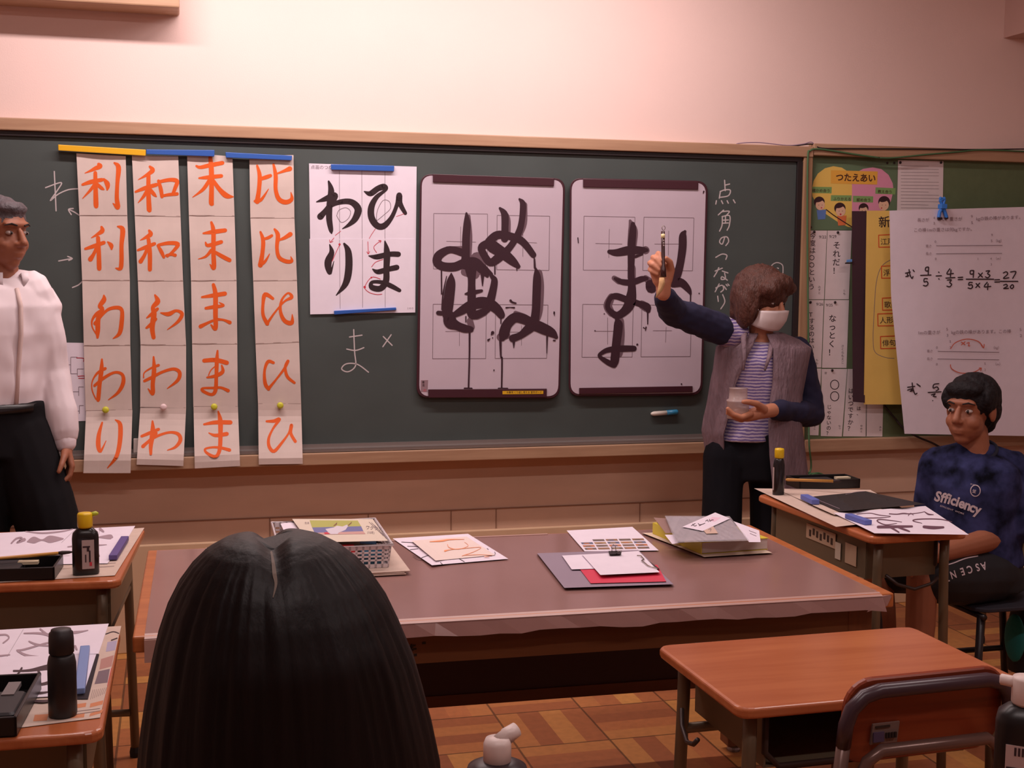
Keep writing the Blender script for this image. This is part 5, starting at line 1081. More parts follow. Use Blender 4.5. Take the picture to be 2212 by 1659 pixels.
def lab1(m):
    m.box((.006, -.0185, .055), (.03, .001, .075)); m.use(PEN)
    m.box((.002, -.0193, .075), (.018, .0006, .004)); m.box((.006, -.0193, .068), (.006, .0006, .01)); m.box((.01, -.0193, .05), (.004, .0006, .03)); m.box((.0, -.0193, .045), (.003, .0006, .02)); m.use(RED); m.box((.012, -.0193, .03), (.006, .0006, .01))
bottle('ink_bottle', 'black flat ink bottle with square yellow cap on the far left desk', b, [(.030, 0), (.033, .004), (.033, .095), (.031, .108), (.022, .118), (.016, .122), (.014, .125)], [(.0175, .122), (.019, .126), (.019, .156), (.017, .160), (.004, .161)], .55, ry, YCAP, None, 3.2,
       ([(.012, 0, .154), (.028, 0, .157), (.033, 0, .156)], LIMEC, [.006, .006, .003]), (LBL, lab1))
b = T(1681, 1071, ZB+.002); ry = toc(b)+radians(90)
def lab2(m):
    m.smooth = True
    for k in range(5):
        a0, a1 = radians(180+k*8), radians(188+k*8); r = .0193
        m.add([(r*cos(a0), r*sin(a0), .02), (r*cos(a1), r*sin(a1), .02), (r*cos(a1), r*sin(a1), .095), (r*cos(a0), r*sin(a0), .095)], [(0, 1, 2, 3)])
bottle('ink_bottle', 'slim black ink bottle with yellow cap on the boy\'s desk', b, [(.0175, 0), (.019, .003), (.019, .1), (.016, .118), (.0125, .126)], [(.0135, .125), (.0155, .128), (.0155, .150), (.0145, .156), (.004, .158)], 1, ry, YCAP, None, 2.0, None, (LBL, lab2))
b = T(136, 1545, zd)
bottle('ink_bottle', 'tall all black ink bottle on the near left desk', b, [(.0225, 0), (.0245, .004), (.0245, .095), (.022, .108), (.019, .112)], [(.019, .112), (.0215, .115), (.0215, .137), (.0205, .150), (.0175, .153), (.017, .156), (.004, .1565)], 1, 0, mat('matt_black_cap', (34, 28, 30), .5), mat('matt_black', (26, 23, 25), .45))
b = B(1074, 1640, -3.42); b.z = .7012; s_ = .878-.70
bottle('ink_bottle', 'dark bottle with slanted white spout cap at the bottom centre by the long haired girl', b, [(.041, 0), (.0445, .005), (.0445, .115), (.040, .128), (.026, .135), (.019, .137)], [(.017, .134), (.019, .136), (.019, .160), (.016, .1675), (.003, .170)], 1, .2, WCAP, mat('bottle_dark', (50, 42, 46), .35), 2.0,
       ([(.002, .0, .160), (.014, .002, .167), (.0145, .002, .1673), (.031, .004, .174)], WCAP, [.012, .0105, .0115, .010]))
b = B(2209, 1640, -3.5); b.z = .7012
def lab3(m):
    m.box((.004, -.0302, .078), (.054, .001, .10)); m.use(PEN)
    for i in range(6): m.box((-.010+i*.005, -.031, .119), (.003, .0006, .012))
    vs, fs, wd = glyphs('墨', .01); m.add([((x*.03-.026), -.0312, .075+y*.026) for x, y in vs], fs); vs, fs, wd = glyphs('液', .01); m.add([((x*.024-.024), -.0312, .045+y*.024) for x, y in vs], fs)
    m.use(FINE)
    for i in range(6): m.box((.016, -.031, .05+i*.008), (.02, .0006, .002))
bottle('ink_bottle', 'black ink bottle with printed label and white cap at the bottom right corner', b, [(.036, 0), (.039, .004), (.039, .155), (.036, .168), (.024, .178), (.018, .181)], [(.017, .180), (.0195, .184), (.0195, .217), (.018, .221), (.004, .222)], .78, toc(b)+radians(90), WCAP, BLACK, 3.0,
       ([(-.012, 0, .211), (-.034, 0, .213), (-.036, 0, .213)], WCAP, [.0085, .008, .005]), (LBL, lab3))

# far left desk
z = .7005
def newsmarks(m, mp, rows, col=NEWSINK):
    m.use(col)
    for a, b in rows: m.stroke([a, b], mp, 1.6, .0012, cap=False)
def newspaper(label, quad, z, marks=(), group='newspapers spread on desks', fn=None, extra=None):
    m = M(); m.use(NEWS); mp = dsheet(m, quad, z, .001, 10, 10, fn); newsmarks(m, mp, marks)
    if extra: extra(m, mp)
    return tag(m.build('newspaper'), label, 'newspaper', group)
newspaper('newspaper under the white sheets on the far left desk', [(-40, 1163), (312, 1140), (248, 1243), (-60, 1262)], z, [((215, 1190+i*7), (262-i*3, 1188+i*7)) for i in range(6)], fn=lambda u, v: .003*max(0, (u-(303-(v-1150)*.62))/14))
zp = z+.0018
RL = reg(0, 1080, 2.8657)
def hanshi(label, quad, z, ink, f, w=8, col=WET, group='practice sheets on desks', fold=None, fn=None, sc=1.0):
    m = M(); m.use(PAPERW); mp = dsheet(m, quad, z, .0007, 8, 8, fn)
    if fold: m.use(FINE); m.strokes(fold, mp, 1.6, .0009, f)
    m.use(col); m.strokes(ink, mp, w, .0012, f, sc)
    return tag(m.build('practice_sheet'), label, 'practice sheet', group)
GI = mat('grey_wash_ink', (164, 142, 152), .7)
hanshi('white practice sheet with grey strokes at the back of the far left desk', [(0, 1151), (292, 1136), (268, 1176), (-30, 1178)], zp, [[(160, 195, 4), (260, 205, 7), (380, 195, 6), (450, 180, 4)], [(70, 268, 6), (100, 240, 8), (135, 235, 8), (105, 265, 6), (150, 245, 14)], [(170, 258, 5), (210, 248, 28), (260, 248, 6), (310, 243, 30), (390, 240, 6)], [(620, 180, 12), (640, 195, 8)], [(610, 230, 5), (680, 228, 20), (695, 230, 8)]], RL, 9, GI, sc=1.5, fold=[[(470, 178), (380, 265)], [(620, 175), (600, 260)]])
hanshi('white practice sheet with grey strokes at the front of the far left desk', [(-30, 1176), (266, 1176), (232, 1217), (-60, 1222)], zp+.001, [[(420, 290, 5), (470, 285, 8), (560, 282, 10), (660, 277, 3)], [(570, 300, 14), (600, 330, 14), (615, 348, 6)]], RL, 9, GI, sc=1.4, fold=[[(0, 352), (430, 345)]])
def desk_bar(name, label, p0, p1, z, wd, h, mt, group='colour sticks on desks'):
    a, b = T(*p0, z), T(*p1, z); d = b-a; L = d.length
    m = M(); m.use(mt); m.box((a+b)/2+Vector((0, 0, h/2)), (L, wd, h), Matrix.Rotation(math.atan2(d.y, d.x), 3, 'Z')); return tag(m.build(name, bevel=.002), label, 'paperweight', group)
desk_bar('paperweight', 'violet paperweight bar at the right edge of the far left desk', (244, 1210), (270, 1168), zp+.002, .022, .014, mat('violet_bar', (92, 76, 140), .5))
def case(label, c, rz, L, W, H, bits=()):
    t = thing('inkstone_case', label, 'inkstone case', c, rz, 'inkstone cases')
    m = M(); m.use(BLACK); m.box((0, 0, .002), (L, W, .004))
    for sy in (-1, 1): m.box((0, sy*(W/2-.003), H/2), (L, .006, H))
    for sx in (-1, 1): m.box((sx*(L/2-.003), 0, H/2), (.006, W, H))
    m.build('tray', t, True, bevel=.0015)
    m = M(); m.use(mat('inkstone', (36, 34, 38), .5)); m.rbox((-L*.08, 0, H*.45), (L*.5, W-.02, H*.7), .008); m.build('inkstone', t, True)
    for x, y, a, b, mt in bits:
        m = M(); m.use(mt); m.box((x, y, H*.75), (a, b, .008)); m.build('ink_stick', t, True)
    return t
def brush(label, p0, p1, r0, r1, handm, tipm, tip=.22, ferr=None):
    t = thing('brush', label, 'brush', p1, 0, 'calligraphy brushes'); d = p1-p0
    m = M(); m.smooth = True; m.use(handm); m.tube([p0, p0+d*.04, p0+d*(1-tip)], [r0*.6, r0, r1], 12); m.build('handle', t)
    m = M(); m.smooth = True; m.use(tipm); e = p0+d*(1-tip); m.tube([e, e+d*tip*.25, e+d*tip*.7, p1], [r1*.95, r1*1.25, r1*.9, r1*.15], 12); m.build('bristles', t)
    return t
STICK = mat('ink_stick_pale', (214, 200, 170), .6)
c = (T(-95, 1262, z)+T(122, 1252, z))/2; c = c+Vector((-.02, .072, .0015))
case('black inkstone case at the front of the far left desk', c, radians(-4), .28, .14, .032, [(.06, .03, .05, .02, STICK)])
brush('wooden brush with yellow tip end lying across the far left inkstone case', T(-60, 1211, .742), T(160, 1192, .742), .004, .0045, mat('bamboo', (196, 140, 66), .4), mat('bristle_dark', (44, 26, 28), .7), .16)
# near left desk
z = .7005
RN = RL
def print_rows(m, mp):
    m.use(mat('news_orange', (206, 132, 92), .8)); 
    for q in (((470, 1265), (535, 1255), (530, 1280), (465, 1290)), ((560, 1260), (640, 1240), (635, 1265), (555, 1285)), ((440, 1330), (525, 1320), (520, 1345), (435, 1352)), ((215, 1330), (300, 1325), (290, 1365), (205, 1370)), ((560, 1320), (640, 1295), (630, 1318), (552, 1340))): m.poly(P(RL, *q), mp, .0012)
    m.use(mat('news_grey', (120, 100, 108), .8)); m.poly(P(RL, (610, 1060), (680, 1045), (665, 1130), (585, 1140)), mp, .0012)
    m.use(mat('news_photo', (178, 130, 120), .8)); m.poly(P(RL, (625, 985), (705, 960), (690, 1030), (615, 1050)), mp, .0012)
    m.use(mat('news_lilac', (170, 160, 186), .8)); m.poly(P(RL, (665, 880), (725, 868), (712, 930), (655, 940)), mp, .0012)
    m.use(RED); m.stroke(P(RL, (690, 1040), (665, 1150)), mp, 1.2, .0014)
    m.use(NEWSINK)
    for i in range(8): m.stroke(P(RL, (575+i*12, 1175-i*2), (560+i*12, 1235-i*5)), mp, 1, .0013, cap=False)
    for i in range(2): m.stroke(P(RL, (455, 1310+i*18), (620, 1290+i*14)), mp, 1.2, .0013, cap=False)
    m.use(PEN); m.stroke(P(RL, (655, 830), (700, 815), (735, 825)), mp, 2, .0013); m.stroke(P(RL, (690, 868), (725, 855)), mp, 2.4, .0013)
newspaper('newspaper with colour print hanging over the right side of the near left desk', [(-60, 1372), (262, 1352), (216, 1550), (-100, 1590)], z, (), extra=print_rows)
zp = z+.0018
hanshi('white practice sheet with pale loops at the back of the near left desk', [(-60, 1364), (235, 1347), (213, 1412), (-90, 1424)], zp, [[(0, 835, 8), (40, 835, 7), (55, 855, 6), (20, 885, 6)], [(0, 965, 8), (60, 958, 5)], [(150, 825, 6), (240, 825, 9), (300, 835, 12), (345, 850, 6)], [(180, 875, 6), (230, 895, 9), (330, 905, 5)], [(105, 930, 6), (150, 925, 8), (270, 890, 7), (330, 870, 9), (250, 800, 8)], [(110, 935, 8), (180, 965, 10), (330, 975, 5)], [(460, 820, 12), (500, 815, 8), (545, 806, 3)], [(465, 905, 10), (475, 925, 8)]], RN, 8, GI, sc=1.5, fold=[[(145, 800), (38, 980)], [(0, 975), (600, 955)]])
hanshi('white practice sheet with black hiragana at the front of the near left desk', [(-90, 1422), (208, 1413), (180, 1500), (-120, 1518)], zp+.001, [[(85, 1058, 12), (180, 1055, 16), (300, 1035, 34), (325, 1050, 20)], [(135, 1040, 12), (120, 1065, 12), (105, 1085, 6), (130, 1110, 12), (200, 1110, 18), (245, 1085, 22), (240, 1050, 14), (300, 1030, 30)], [(10, 1160, 14), (120, 1145, 16), (260, 1140, 18), (325, 1120, 24)], [(190, 1185, 8), (240, 1195, 16), (300, 1188, 10)], [(170, 1240, 10), (260, 1245, 16), (330, 1238, 10)]], RN, 12, WET)
m = M(); m.use(mat('dark_felt', (44, 34, 40), .9)); dsheet(m, P(RN, (560, 955), (615, 955), (545, 1232), (465, 1232)), zp-.0012, .002, 2, 4); tag(m.build('felt_mat'), 'dark felt mat edge beside the pale blue bar, near left desk', 'mat')
desk_bar('paperweight', 'pale blue paperweight bar behind the tall black bottle', (172, 1500), (184, 1406), zp+.003, .019, .012, mat('pale_blue_bar', (120, 146, 200), .4))
c = T(-70, 1560, z)+Vector((.02, .03, .0015))
case('black inkstone case at the front of the near left desk', c, radians(86), .24, .16, .034, [(.05, -.04, .07, .022, mat('ink_stick_grey', (120, 112, 112), .5))])

# the boy's desk
z = ZB+.0005
newspaper('pale newspaper over the edge of the boy\'s desk', [(1629, 1055), (1880, 1058), (1985, 1118), (1806, 1138)], z, [((1745+i*12, 1090+i*5), (1775+i*12, 1096+i*5)) for i in range(5)], fn=lambda u, v: .003+.003*sin((u+v)*.03))
m = M(); m.use(NEWS); dsheet(m, [(1690, 1062), (1850, 1066), (1905, 1100), (1802, 1112)], z+.0075, .001, 6, 6); tag(m.build("newspaper"), 'second folded newspaper under the black felt mat on the boy\'s desk', 'newspaper', 'newspapers spread on desks')
R12 = reg(1612, 1000, 3.6867)
mpf = lambda u, v, l=0.0: T(u, v, z+.0088+l+.010*max(0, 1-abs((u-1796)-(v-1063)*1.3)/40)+.010*max(0, 1-abs((u-1868)-(v-1060)*2.6)/50))
m = M(); m.use(mat('black_felt', (34, 30, 33), .55)); m.sheet([(1742, 1074), (1870, 1061), (1999, 1089), (1813, 1105)], mpf, .0025, 14, 8); m.use(GRAY); m.strokes([[(500, 270), (560, 290), (745, 365)], [(790, 250), (870, 232), (940, 226)]], mpf, 4, .003, R12)
tag(m.build('felt_mat'), 'black folded felt mat on the boy\'s desk', 'mat')
a_, b_ = T(1727, 1060, z), T(1858, 1056, z); rzc = math.atan2((b_-a_).y, (b_-a_).x)
c = (a_+b_)/2+Vector((-sin(rzc), cos(rzc), 0))*.055; c.z = z+.0025
case('black inkstone case with a wooden brush on it, on the boy\'s desk', c, rzc, (b_-a_).length, .11, .032, [(.08, .015, .05, .025, STICK), (-.085, -.02, .05, .02, LBL)])
zc_ = z+.039
brush('wooden brush lying on the inkstone case of the boy\'s desk', T(1697, 1036, zc_), T(1818, 1040, zc_), .005, .005, mat('bamboo', (196, 140, 66), .4), mat('bristle_dark', (44, 26, 28), .7), .15)
hanshi('white practice sheet with brown strokes overhanging the boy\'s desk', [(1800, 1108), (1999, 1093), (2093, 1155), (1889, 1152)], z+.0085, [[(880, 408, 5), (985, 400, 6), (1060, 415, 7), (1150, 425, 4), (1090, 435, 6), (960, 438, 8), (880, 430, 4)], [(1140, 405, 8), (1200, 408, 8), (1250, 402, 10), (1300, 405, 8), (1360, 400, 6), (1420, 388, 5)], [(1290, 420, 5), (1310, 400, 5), (1330, 415, 5)], [(1420, 388, 6), (1450, 408, 12), (1490, 412, 6)], [(1240, 470, 4), (1130, 455, 7), (1060, 450, 9), (1045, 465, 10), (1110, 492, 8), (1200, 480, 4)], [(1050, 510, 22), (1150, 508, 24), (1320, 505, 16)], [(1130, 505, 12), (1180, 530, 14), (1215, 552, 12)], [(1200, 510, 10), (1260, 530, 16), (1300, 545, 10)], [(1640, 470, 4), (1560, 450, 8), (1450, 445, 8), (1350, 450, 9), (1330, 462, 8), (1400, 480, 4)], [(1415, 508, 22), (1490, 515, 26), (1570, 512, 16)]], R12, 7, mat('brown_ink', (104, 70, 86), .6), fn=lambda u, v: -.0)
desk_bar('paperweight', 'blue paperweight bar against the black felt mat on the boy\'s desk', (1737, 1078), (1762, 1090), z+.0095, .026, .016, mat('blue_bar', (96, 110, 186), .5))
desk_bar('paperweight', 'blue paperweight bar on the boy\'s practice sheet', (1832, 1119), (1876, 1134), z+.0102, .024, .014, mat('blue_bar', (96, 110, 186), .5))
# bags and oddments under the right desk
m = M(); m.use(mat('cloth_bag_beige', (150, 122, 96), .9, bump=.3, bscale=30))
tagc = Vector((bc.x-.06, bc.y+.12, 0))
def bag(name, label, c, d, mt, parts=(), cat='bag'):
    t = thing(name, label, cat, (c[0], c[1], c[2]-d[2]/2))
    blob('bag_body', [ball(Vector(c), (d[0]/2, d[1]/2, d[2]/2)), loft([(Vector(c)+Vector((0, 0, -d[2]*.42)), d[0]*.42, d[1]*.42), (Vector(c), d[0]*.5, d[1]*.5), (Vector(c)+Vector((0, 0, d[2]*.40)), d[0]*.40, d[1]*.30)], 0)], mt, t, .008, 4, folds((14, 14, 5), .006))
    for p, r, mt2, nm in parts:
        m = M(); m.smooth = True; m.use(mt2); m.tube(p, r, 8); m.build(nm, t)
    return t
zt0 = .56
bag('cloth_bag', 'pale beige cloth bag hanging under the back of the boy\'s desk', (bd0.x+.10, bd0.y-.28, .45), (.14, .09, .2), mat('cloth_bag_beige', (150, 122, 96), .9, bump=.3, bscale=30), [([(bd0.x+.09, bd0.y-.28, .54), (bd0.x+.085, bd0.y-.28, .60)], .004, mat('bag_string', (200, 190, 180), .7), 'strap')])
bag('cloth_bag', 'dark cloth bag hanging under the middle of the boy\'s desk', (bd0.x+.13, bd0.y-.46, .42), (.15, .09, .24), mat('cloth_bag_dark', (36, 28, 32), .9), [([(bd0.x+.12, bd0.y-.46, .53), (bd0.x+.115, bd0.y-.46, .60)], .004, mat('bag_string', (200, 190, 180), .7), 'strap')])
c = B(2215, 1352, -1.3)
t = bag('backpack', 'black bag with a teal side hanging by the boy\'s chair', (c.x+.03, -1.3, c.z-.02), (.17, .16, .34), mat('bag_black', (26, 24, 26), .7))
blob('teal_panel', [ball(B(2192, 1378, -1.34), (.022, .05, .085))], mat('teal_cloth', (24, 120, 116), .8), t, .006, 2)
# neighbouring desk edge and white chair back at the right rim
c = B(2200, 1155, -1.0); 
m = M(); m.use(PAPERW); q = [B(2196, 1143, -1.0), B(2300, 1150, -1.0), B(2300, 1158, -1.0), B(2203, 1153, -1.0)]
student_desk('student desk behind the boy, only its corner showing at the right edge', (c.x+.30, -.92, 0), radians(90), .62, .45, c.z-.003)
m = M(); m.use(PAPERW); m.box((c.x+.22, -.93, c.z+.002), (.28, .40, .006)); tag(m.build('notebook', bevel=.001), 'white notebook on the desk corner behind the boy', 'notebook')
c = B(2196, 1000, -.95)
t = thing('plastic_tray', 'white plastic drawer tray standing behind the boy\'s shoulder', 'tray', (c.x+.16, -.95, c.z-.1))
m = M(); m.use(PLW); m.box((c.x+.16, -.95, c.z-.065), (.32, .26, .1)); m.build('tray_body', t, bevel=.006)
m = M(); m.use(PLW); m.box((c.x+.16, -.95, c.z-.006), (.34, .28, .012)); m.build('tray_rim', t, bevel=.004)
# ================================================================== people
SKIN = mat('skin', (196, 132, 102), .55, var=.04, scale=12); SKIND = mat('skin_tan', (150, 92, 66), .55, var=.05, scale=12)
V = Vector
NAVY = mat('navy_sleeve', (32, 32, 62), .85); NAVYT = mat('dark_trousers', (21, 21, 27), .9, spec=.2)
VEST = mat('grey_vest', (128, 106, 114), .9, var=.2, scale=10, bump=.8, bscale=36, stretch=(3, 3, .7))
def leg(hip, knee, ankle, toe, r, foot=True):
    out = chain([hip, hip.lerp(knee, .5), knee, knee.lerp(ankle, .35), ankle], [r*1.05, r*.92, r*.68, r*.66, r*.42])
    return out

# ---- woman
wy = -.5
W = lambda u, v, y=wy: B(u, v, y)
t = thing('person', 'person with brown hair, white mask and grey vest holding up a brush', 'person', (W(1625, 1000).x, wy, 0))
fwdW = V((-.30, -.95, 0)); yawW = math.atan2(fwdW.y, fwdW.x)+pi/2
hc = W(1648, 644, -.53); hf = V((.42, -.86, -.28))
nk = W(1643, 745, -.5); sR = W(1556, 712, -.5); sL = W(1718, 762, -.5)
eR, wR = W(1452, 672, -.62), W(1433, 634, -.80)
eL, wL = W(1752, 893, -.5), W(1668, 886, -.68)
pel = W(1630, 985); hipR, hipL = W(1564, 985), W(1656, 990)
knR, knL = V((hipR.x-.012, wy-.02, .43)), V((hipL.x+.015, wy-.01, .43))
anR, anL = V((hipR.x-.01, wy+.01, .07)), V((hipL.x+.02, wy+.02, .07))
torsoW = [(pel+V((0, 0, -.06)), .145, .095), (pel+V((0, 0, .03)), .15, .10), (W(1632, 905), .125, .09), (W(1635, 830), .135, .095), (W(1636, 780), .145, .095), (W(1636, 742), .11, .07), (W(1640, 728), .05, .05)]
cupc = W(1594, 880, -.735)
body = head(hc, hf, 1.0)
body += [cap(nk+V((0, 0, -.02)), hc+V((0, .01, -.06)), .05, .046), loft([(c, a*.88, b*.88) for c, a, b in torsoW], yawW)]
body += chain([sR, eR, wR], [.045, .036, .026]) + chain([sL, eL, wL], [.045, .037, .027])
body += leg(hipR, knR, anR, None, .07) + leg(hipL, knL, anL, None, .07)
for an in (anR, anL): body += [cap(an+V((0, .02, -.03)), an+V((-.02, -.13, -.045)), .035, .025)]
# raised hand: fist round the brush, palm to the camera, thumb on the right
bt0, bt1 = W(1432, 500, -.835), W(1433, 598, -.865)
HP = lambda u, v, d=0.0: W(u, v, -.80-d)
body += [cap(wR, HP(1433, 610), .026, .028), cap(HP(1424, 606), HP(1414, 578), .024, .022), cap(HP(1438, 606), HP(1438, 575), .024, .024), cap(HP(1428, 600), HP(1428, 570), .026, .026)]
for (a, b_, c_, d_, r) in (((1430, 562, .0), (1422, 548, .012), (1426, 551, .034), (1430, 562, .05), .0105), ((1422, 566, .0), (1411, 556, .012), (1417, 560, .036), (1428, 573, .052), .0108), ((1414, 574, .0), (1404, 568, .012), (1410, 572, .036), (1424, 583, .05), .0105), ((1412, 586, .0), (1404, 582, .012), (1409, 586, .03), (1421, 592, .045), .0095)):
    pts = [HP(*a), HP(*b_), HP(*c_), HP(*d_)]; body += chain(pts, [r*1.05, r, r*.95, r*.8])
body += chain([HP(1442, 605, .005), HP(1450, 583, .02), HP(1447, 566, .04), HP(1438, 558, .052)], [.018, .0135, .0115, .009])
# hand under the jar
pc = W(1634, 893, -.725)
body += [cap(wL, pc, .027, .024), cap(pc, W(1614, 899, -.735), .025, .022)]
for i, (dv_, dy) in enumerate(((-9, -.045), (-3, -.03), (2, -.01), (6, .012))):
    body += chain([W(1622, 896+dv_*.3, -.735+dy*.7), W(1602, 905+dv_*.35, -.738+dy), W(1584, 899+dv_*.4, -.738+dy), W(1572, 889+dv_*.7, -.735+dy)], [.0115, .0105, .0095, .0078])
body += chain([W(1650, 884, -.735), W(1634, 872, -.765), W(1616, 868, -.778), W(1606, 868, -.782)], [.017, .0125, .0105, .0085])
blob('body', body, SKIN, t, .0036, 2)
eyes(hc, hf, t)
f, s_, u_ = frame(hf); R = rotm(f, s_, u_)
blob('hair', [ball(hc+u_*.028-f*.02, (.098, .112, .098), R), ball(hc+u_*.0-f*.045, (.100, .085, .115), R), ball(hc+u_*.075+f*.055, (.075, .045, .040), R), ball(hc+s_*.082-u_*.03+f*.0, (.028, .05, .085), R), ball(hc-s_*.082-u_*.03+f*.0, (.028, .052, .09), R), ball(hc-s_*.055+u_*.055+f*.062, (.04, .04, .035), R), ball(hc+s_*.05+u_*.06+f*.06, (.04, .035, .03), R), ball(hc-u_*.075-f*.06, (.085, .05, .05), R)],
     mat('brown_hair', (80, 44, 33), .5, var=.25, scale=30, bump=.6, bscale=60, stretch=(4, 4, 1)), t, .006, 3, lambda p, n: .005*noise.noise(V((p.x*60, p.y*60, p.z*12)))+.003*noise.noise(V((p.x*140, p.y*140, p.z*20))))
ms = M(); ms.smooth = True; ms.use(mat('mask_white', (226, 212, 212), .8)); rows = []
vs, fs = [], []
for i in range(9):
    for j in range(11):
        a = (j-5)/5*1.32; h = -.056-(i-4)*.0112*(1-.3*(a/1.32)**2); k = 1-abs(i-4)/9
        vs.append(hc+f*(.030+.092*cos(a)*(.88+.14*k)-.02*(i/8)**2)+s_*(.074*sin(a))+u_*(h-.006*abs(a)))
for i in range(8):
    for j in range(10): fs.append((i*11+j, i*11+j+1, (i+1)*11+j+1, (i+1)*11+j))
ms.add(vs, fs); mk = ms.build('face_mask', t); sd = mk.modifiers.new('thick', 'SOLIDIFY'); sd.thickness = .003
ms = M(); ms.smooth = True; ms.use(mat('mask_loop', (226, 212, 212), .8))
for sg in (1, -1): ms.tube([hc+f*.053+s_*sg*.0775-u_*.03, hc+f*.02+s_*sg*.086-u_*.015, hc-f*.015+s_*sg*.084+u_*.012], .0016, 6)
ms.build('mask_loop', mk)
SHIRTW = stripes('striped_knit', (196, 182, 200), (116, 100, 156), 26, 'Z')
blob('shirt', [loft([(c, a*1.0, b*1.03) for c, a, b in [(W(1612, 950), .128, .1)]+torsoW[2:6]]+[(W(1641, 735), .058, .056)], yawW), cap(W(1590, 724), sR, .055, .058), cap(W(1680, 748), sL, .055, .056)], SHIRTW, t, .006, 3, folds((8, 8, 4), .005))
for nm, ch, rs in (('sleeve', [sR, sR.lerp(eR, .5), eR, eR.lerp(wR, .45), wR.lerp(eR, .12)], [.062, .058, .052, .046, .037]), ('sleeve', [sL+V((.005, 0, .005)), sL.lerp(eL, .5)+V((.008, 0, 0)), eL, eL.lerp(wL, .5), wL.lerp(eL, .08)], [.06, .056, .056, .047, .036])):
    blob(nm, chain(ch, rs), NAVY, t, .006, 3, folds((16, 16, 16), .006, 3))
blob('trousers', [loft([(pel+V((0, 0, -.09)), .15, .1), (pel, .155, .108), (W(1628, 930), .135, .1)], yawW)]+chain([hipR, V((hipR.x-.01, wy-.01, .62)), knR, V((anR.x, wy, .2)), anR+V((0, 0, .02))], [.084, .082, .080, .080, .08])+chain([hipL, V((hipL.x+.005, wy-.01, .62)), knL, V((anL.x, wy, .2)), anL+V((0, 0, .02))], [.082, .074, .076, .078, .078]), NAVYT, t, .009, 3, folds((10, 10, 2.5), .007, 5))
for an in (anR, anL): blob('shoe', [cap(an+V((.005, .03, -.035)), an+V((-.02, -.14, -.045)), .037, .028), cap(an+V((0, .02, .0)), an+V((0, 0, -.04)), .04, .04)], mat('white_indoor_shoe', (210, 200, 196), .6), t, .006, 2)
# open vest: two hanging panels joined at the back
secs = [(718, 1646, .080, .075), (732, 1648, .140, .095), (750, 1650, .184, .112), (800, 1641, .181, .124), (850, 1632, .180, .130), (900, 1627, .186, .136), (960, 1627, .200, .142), (1010, 1632, .202, .146), (1070, 1636, .196, .146)]
def vest(name, angs, secs_, hem):
    vs, fs = [], []; na = 44; n = len(secs_)*4-3
    for i in range(n):
        q = i/4; k = int(min(q, len(secs_)-2)); fr = q-k
        v_, u0, a, b_ = [secs_[k][c]*(1-fr)+secs_[k+1][c]*fr for c in range(4)]
        c = W(u0, v_)
        for j in range(na+1):
            A0, A1 = angs(v_); th = A0+(A1-A0)*j/na
            dep = min(1, (v_-730)/200)
            rr = 1+(.055*noise.noise(V((th*4.2, v_*.004, 3)))+.05*noise.noise(V((th*9, v_*.003+th*.6, 9)))+.02*sin(th*26+v_*.01))*dep
            x, y = a*cos(th)*rr, b_*sin(th)*rr
            z = c.z - (hem(th)*max(0, (v_-880)/180) if hem else 0)
            vs.append(V((c.x+x*cos(yawW)-y*sin(yawW), c.y+x*sin(yawW)+y*cos(yawW), z)))
    for i in range(n-1):
        for j in range(na): fs.append((i*(na+1)+j, i*(na+1)+j+1, (i+1)*(na+1)+j+1, (i+1)*(na+1)+j))
    m = M(); m.smooth = True; m.use(VEST); m.add(vs, fs); o = m.build(name, t); sd = o.modifiers.new('thick', 'SOLIDIFY'); sd.thickness = .006; return o
# front edges: right panel (picture left) and left panel (picture right); -90 deg is the front
def angs_all(v):
    k = min(1, max(0, (v-735)/90))
    a_open = radians(-90+5+8*k); b_open = radians(-90-18-15*k-6*max(0, (v-850)/100))
    return a_open, b_open+2*pi
vest('vest', angs_all, secs, lambda th: .05 if th < pi/2 else -.115)
for sg, (u0, v0), (u1, v1) in ((1, (1668, 738), (1652, 800)), (-1, (1606, 728), (1606, 800))):
    m = M(); m.smooth = True; m.use(VEST); a0, a1 = W(u0, v0, -.58), W(u1, v1, -.635); m.tube([W(u0-6*sg, v0-8, -.53), a0, a0.lerp(a1, .5)+V((0, -.008, 0)), a1], [.008, .011, .009, .004], 10); m.build('vest_collar', t)
# jar and brush held in the hands
tj = thing('water_jar', 'translucent plastic jar held at the waist of the person in the grey vest', 'jar', cupc+V((0, 0, -.04)))
m = M(); m.smooth = True; m.use(mat('frosted_plastic', (214, 190, 184), .25, alpha=.55)); m.lathe([(.038, -.042), (.041, -.038), (.041, .02), (.043, .022), (.043, .027), (.034, .032), (.033, .07), (.035, .072)], cupc, 28); m.build('jar_body', tj)
m = M(); m.smooth = True; m.use(mat('cloudy_water', (176, 140, 128), .2, alpha=.8)); m.lathe([(.036, -.038), (.038, -.036), (.038, -.004)], cupc, 24); m.build('water', tj)
tb = thing('brush', 'thick dark calligraphy brush with beige bristles held up in the raised hand', 'brush', W(1432, 598, -.865), 0, 'calligraphy brushes')
m = M(); m.smooth = True; m.use(mat('brush_lacquer', (58, 28, 28), .25)); m.tube([bt0, bt0.lerp(bt1, .3), bt0.lerp(bt1, .75), bt0.lerp(bt1, .84), bt1], [.0068, .0066, .0066, .0098, .0105], 14); m.build('handle', tb)
m = M(); m.smooth = True; m.use(mat('brush_ring', (220, 204, 150), .4)); m.tube([bt0.lerp(bt1, .06), bt0.lerp(bt1, .15)], .0071, 14); m.use(LBL)
for k in (.2, .26, .31): m.add(*ball(bt0.lerp(bt1, k)+V((0, -.0062, 0)), (.003, .0015, .0025)))
m.build('ring', tb)
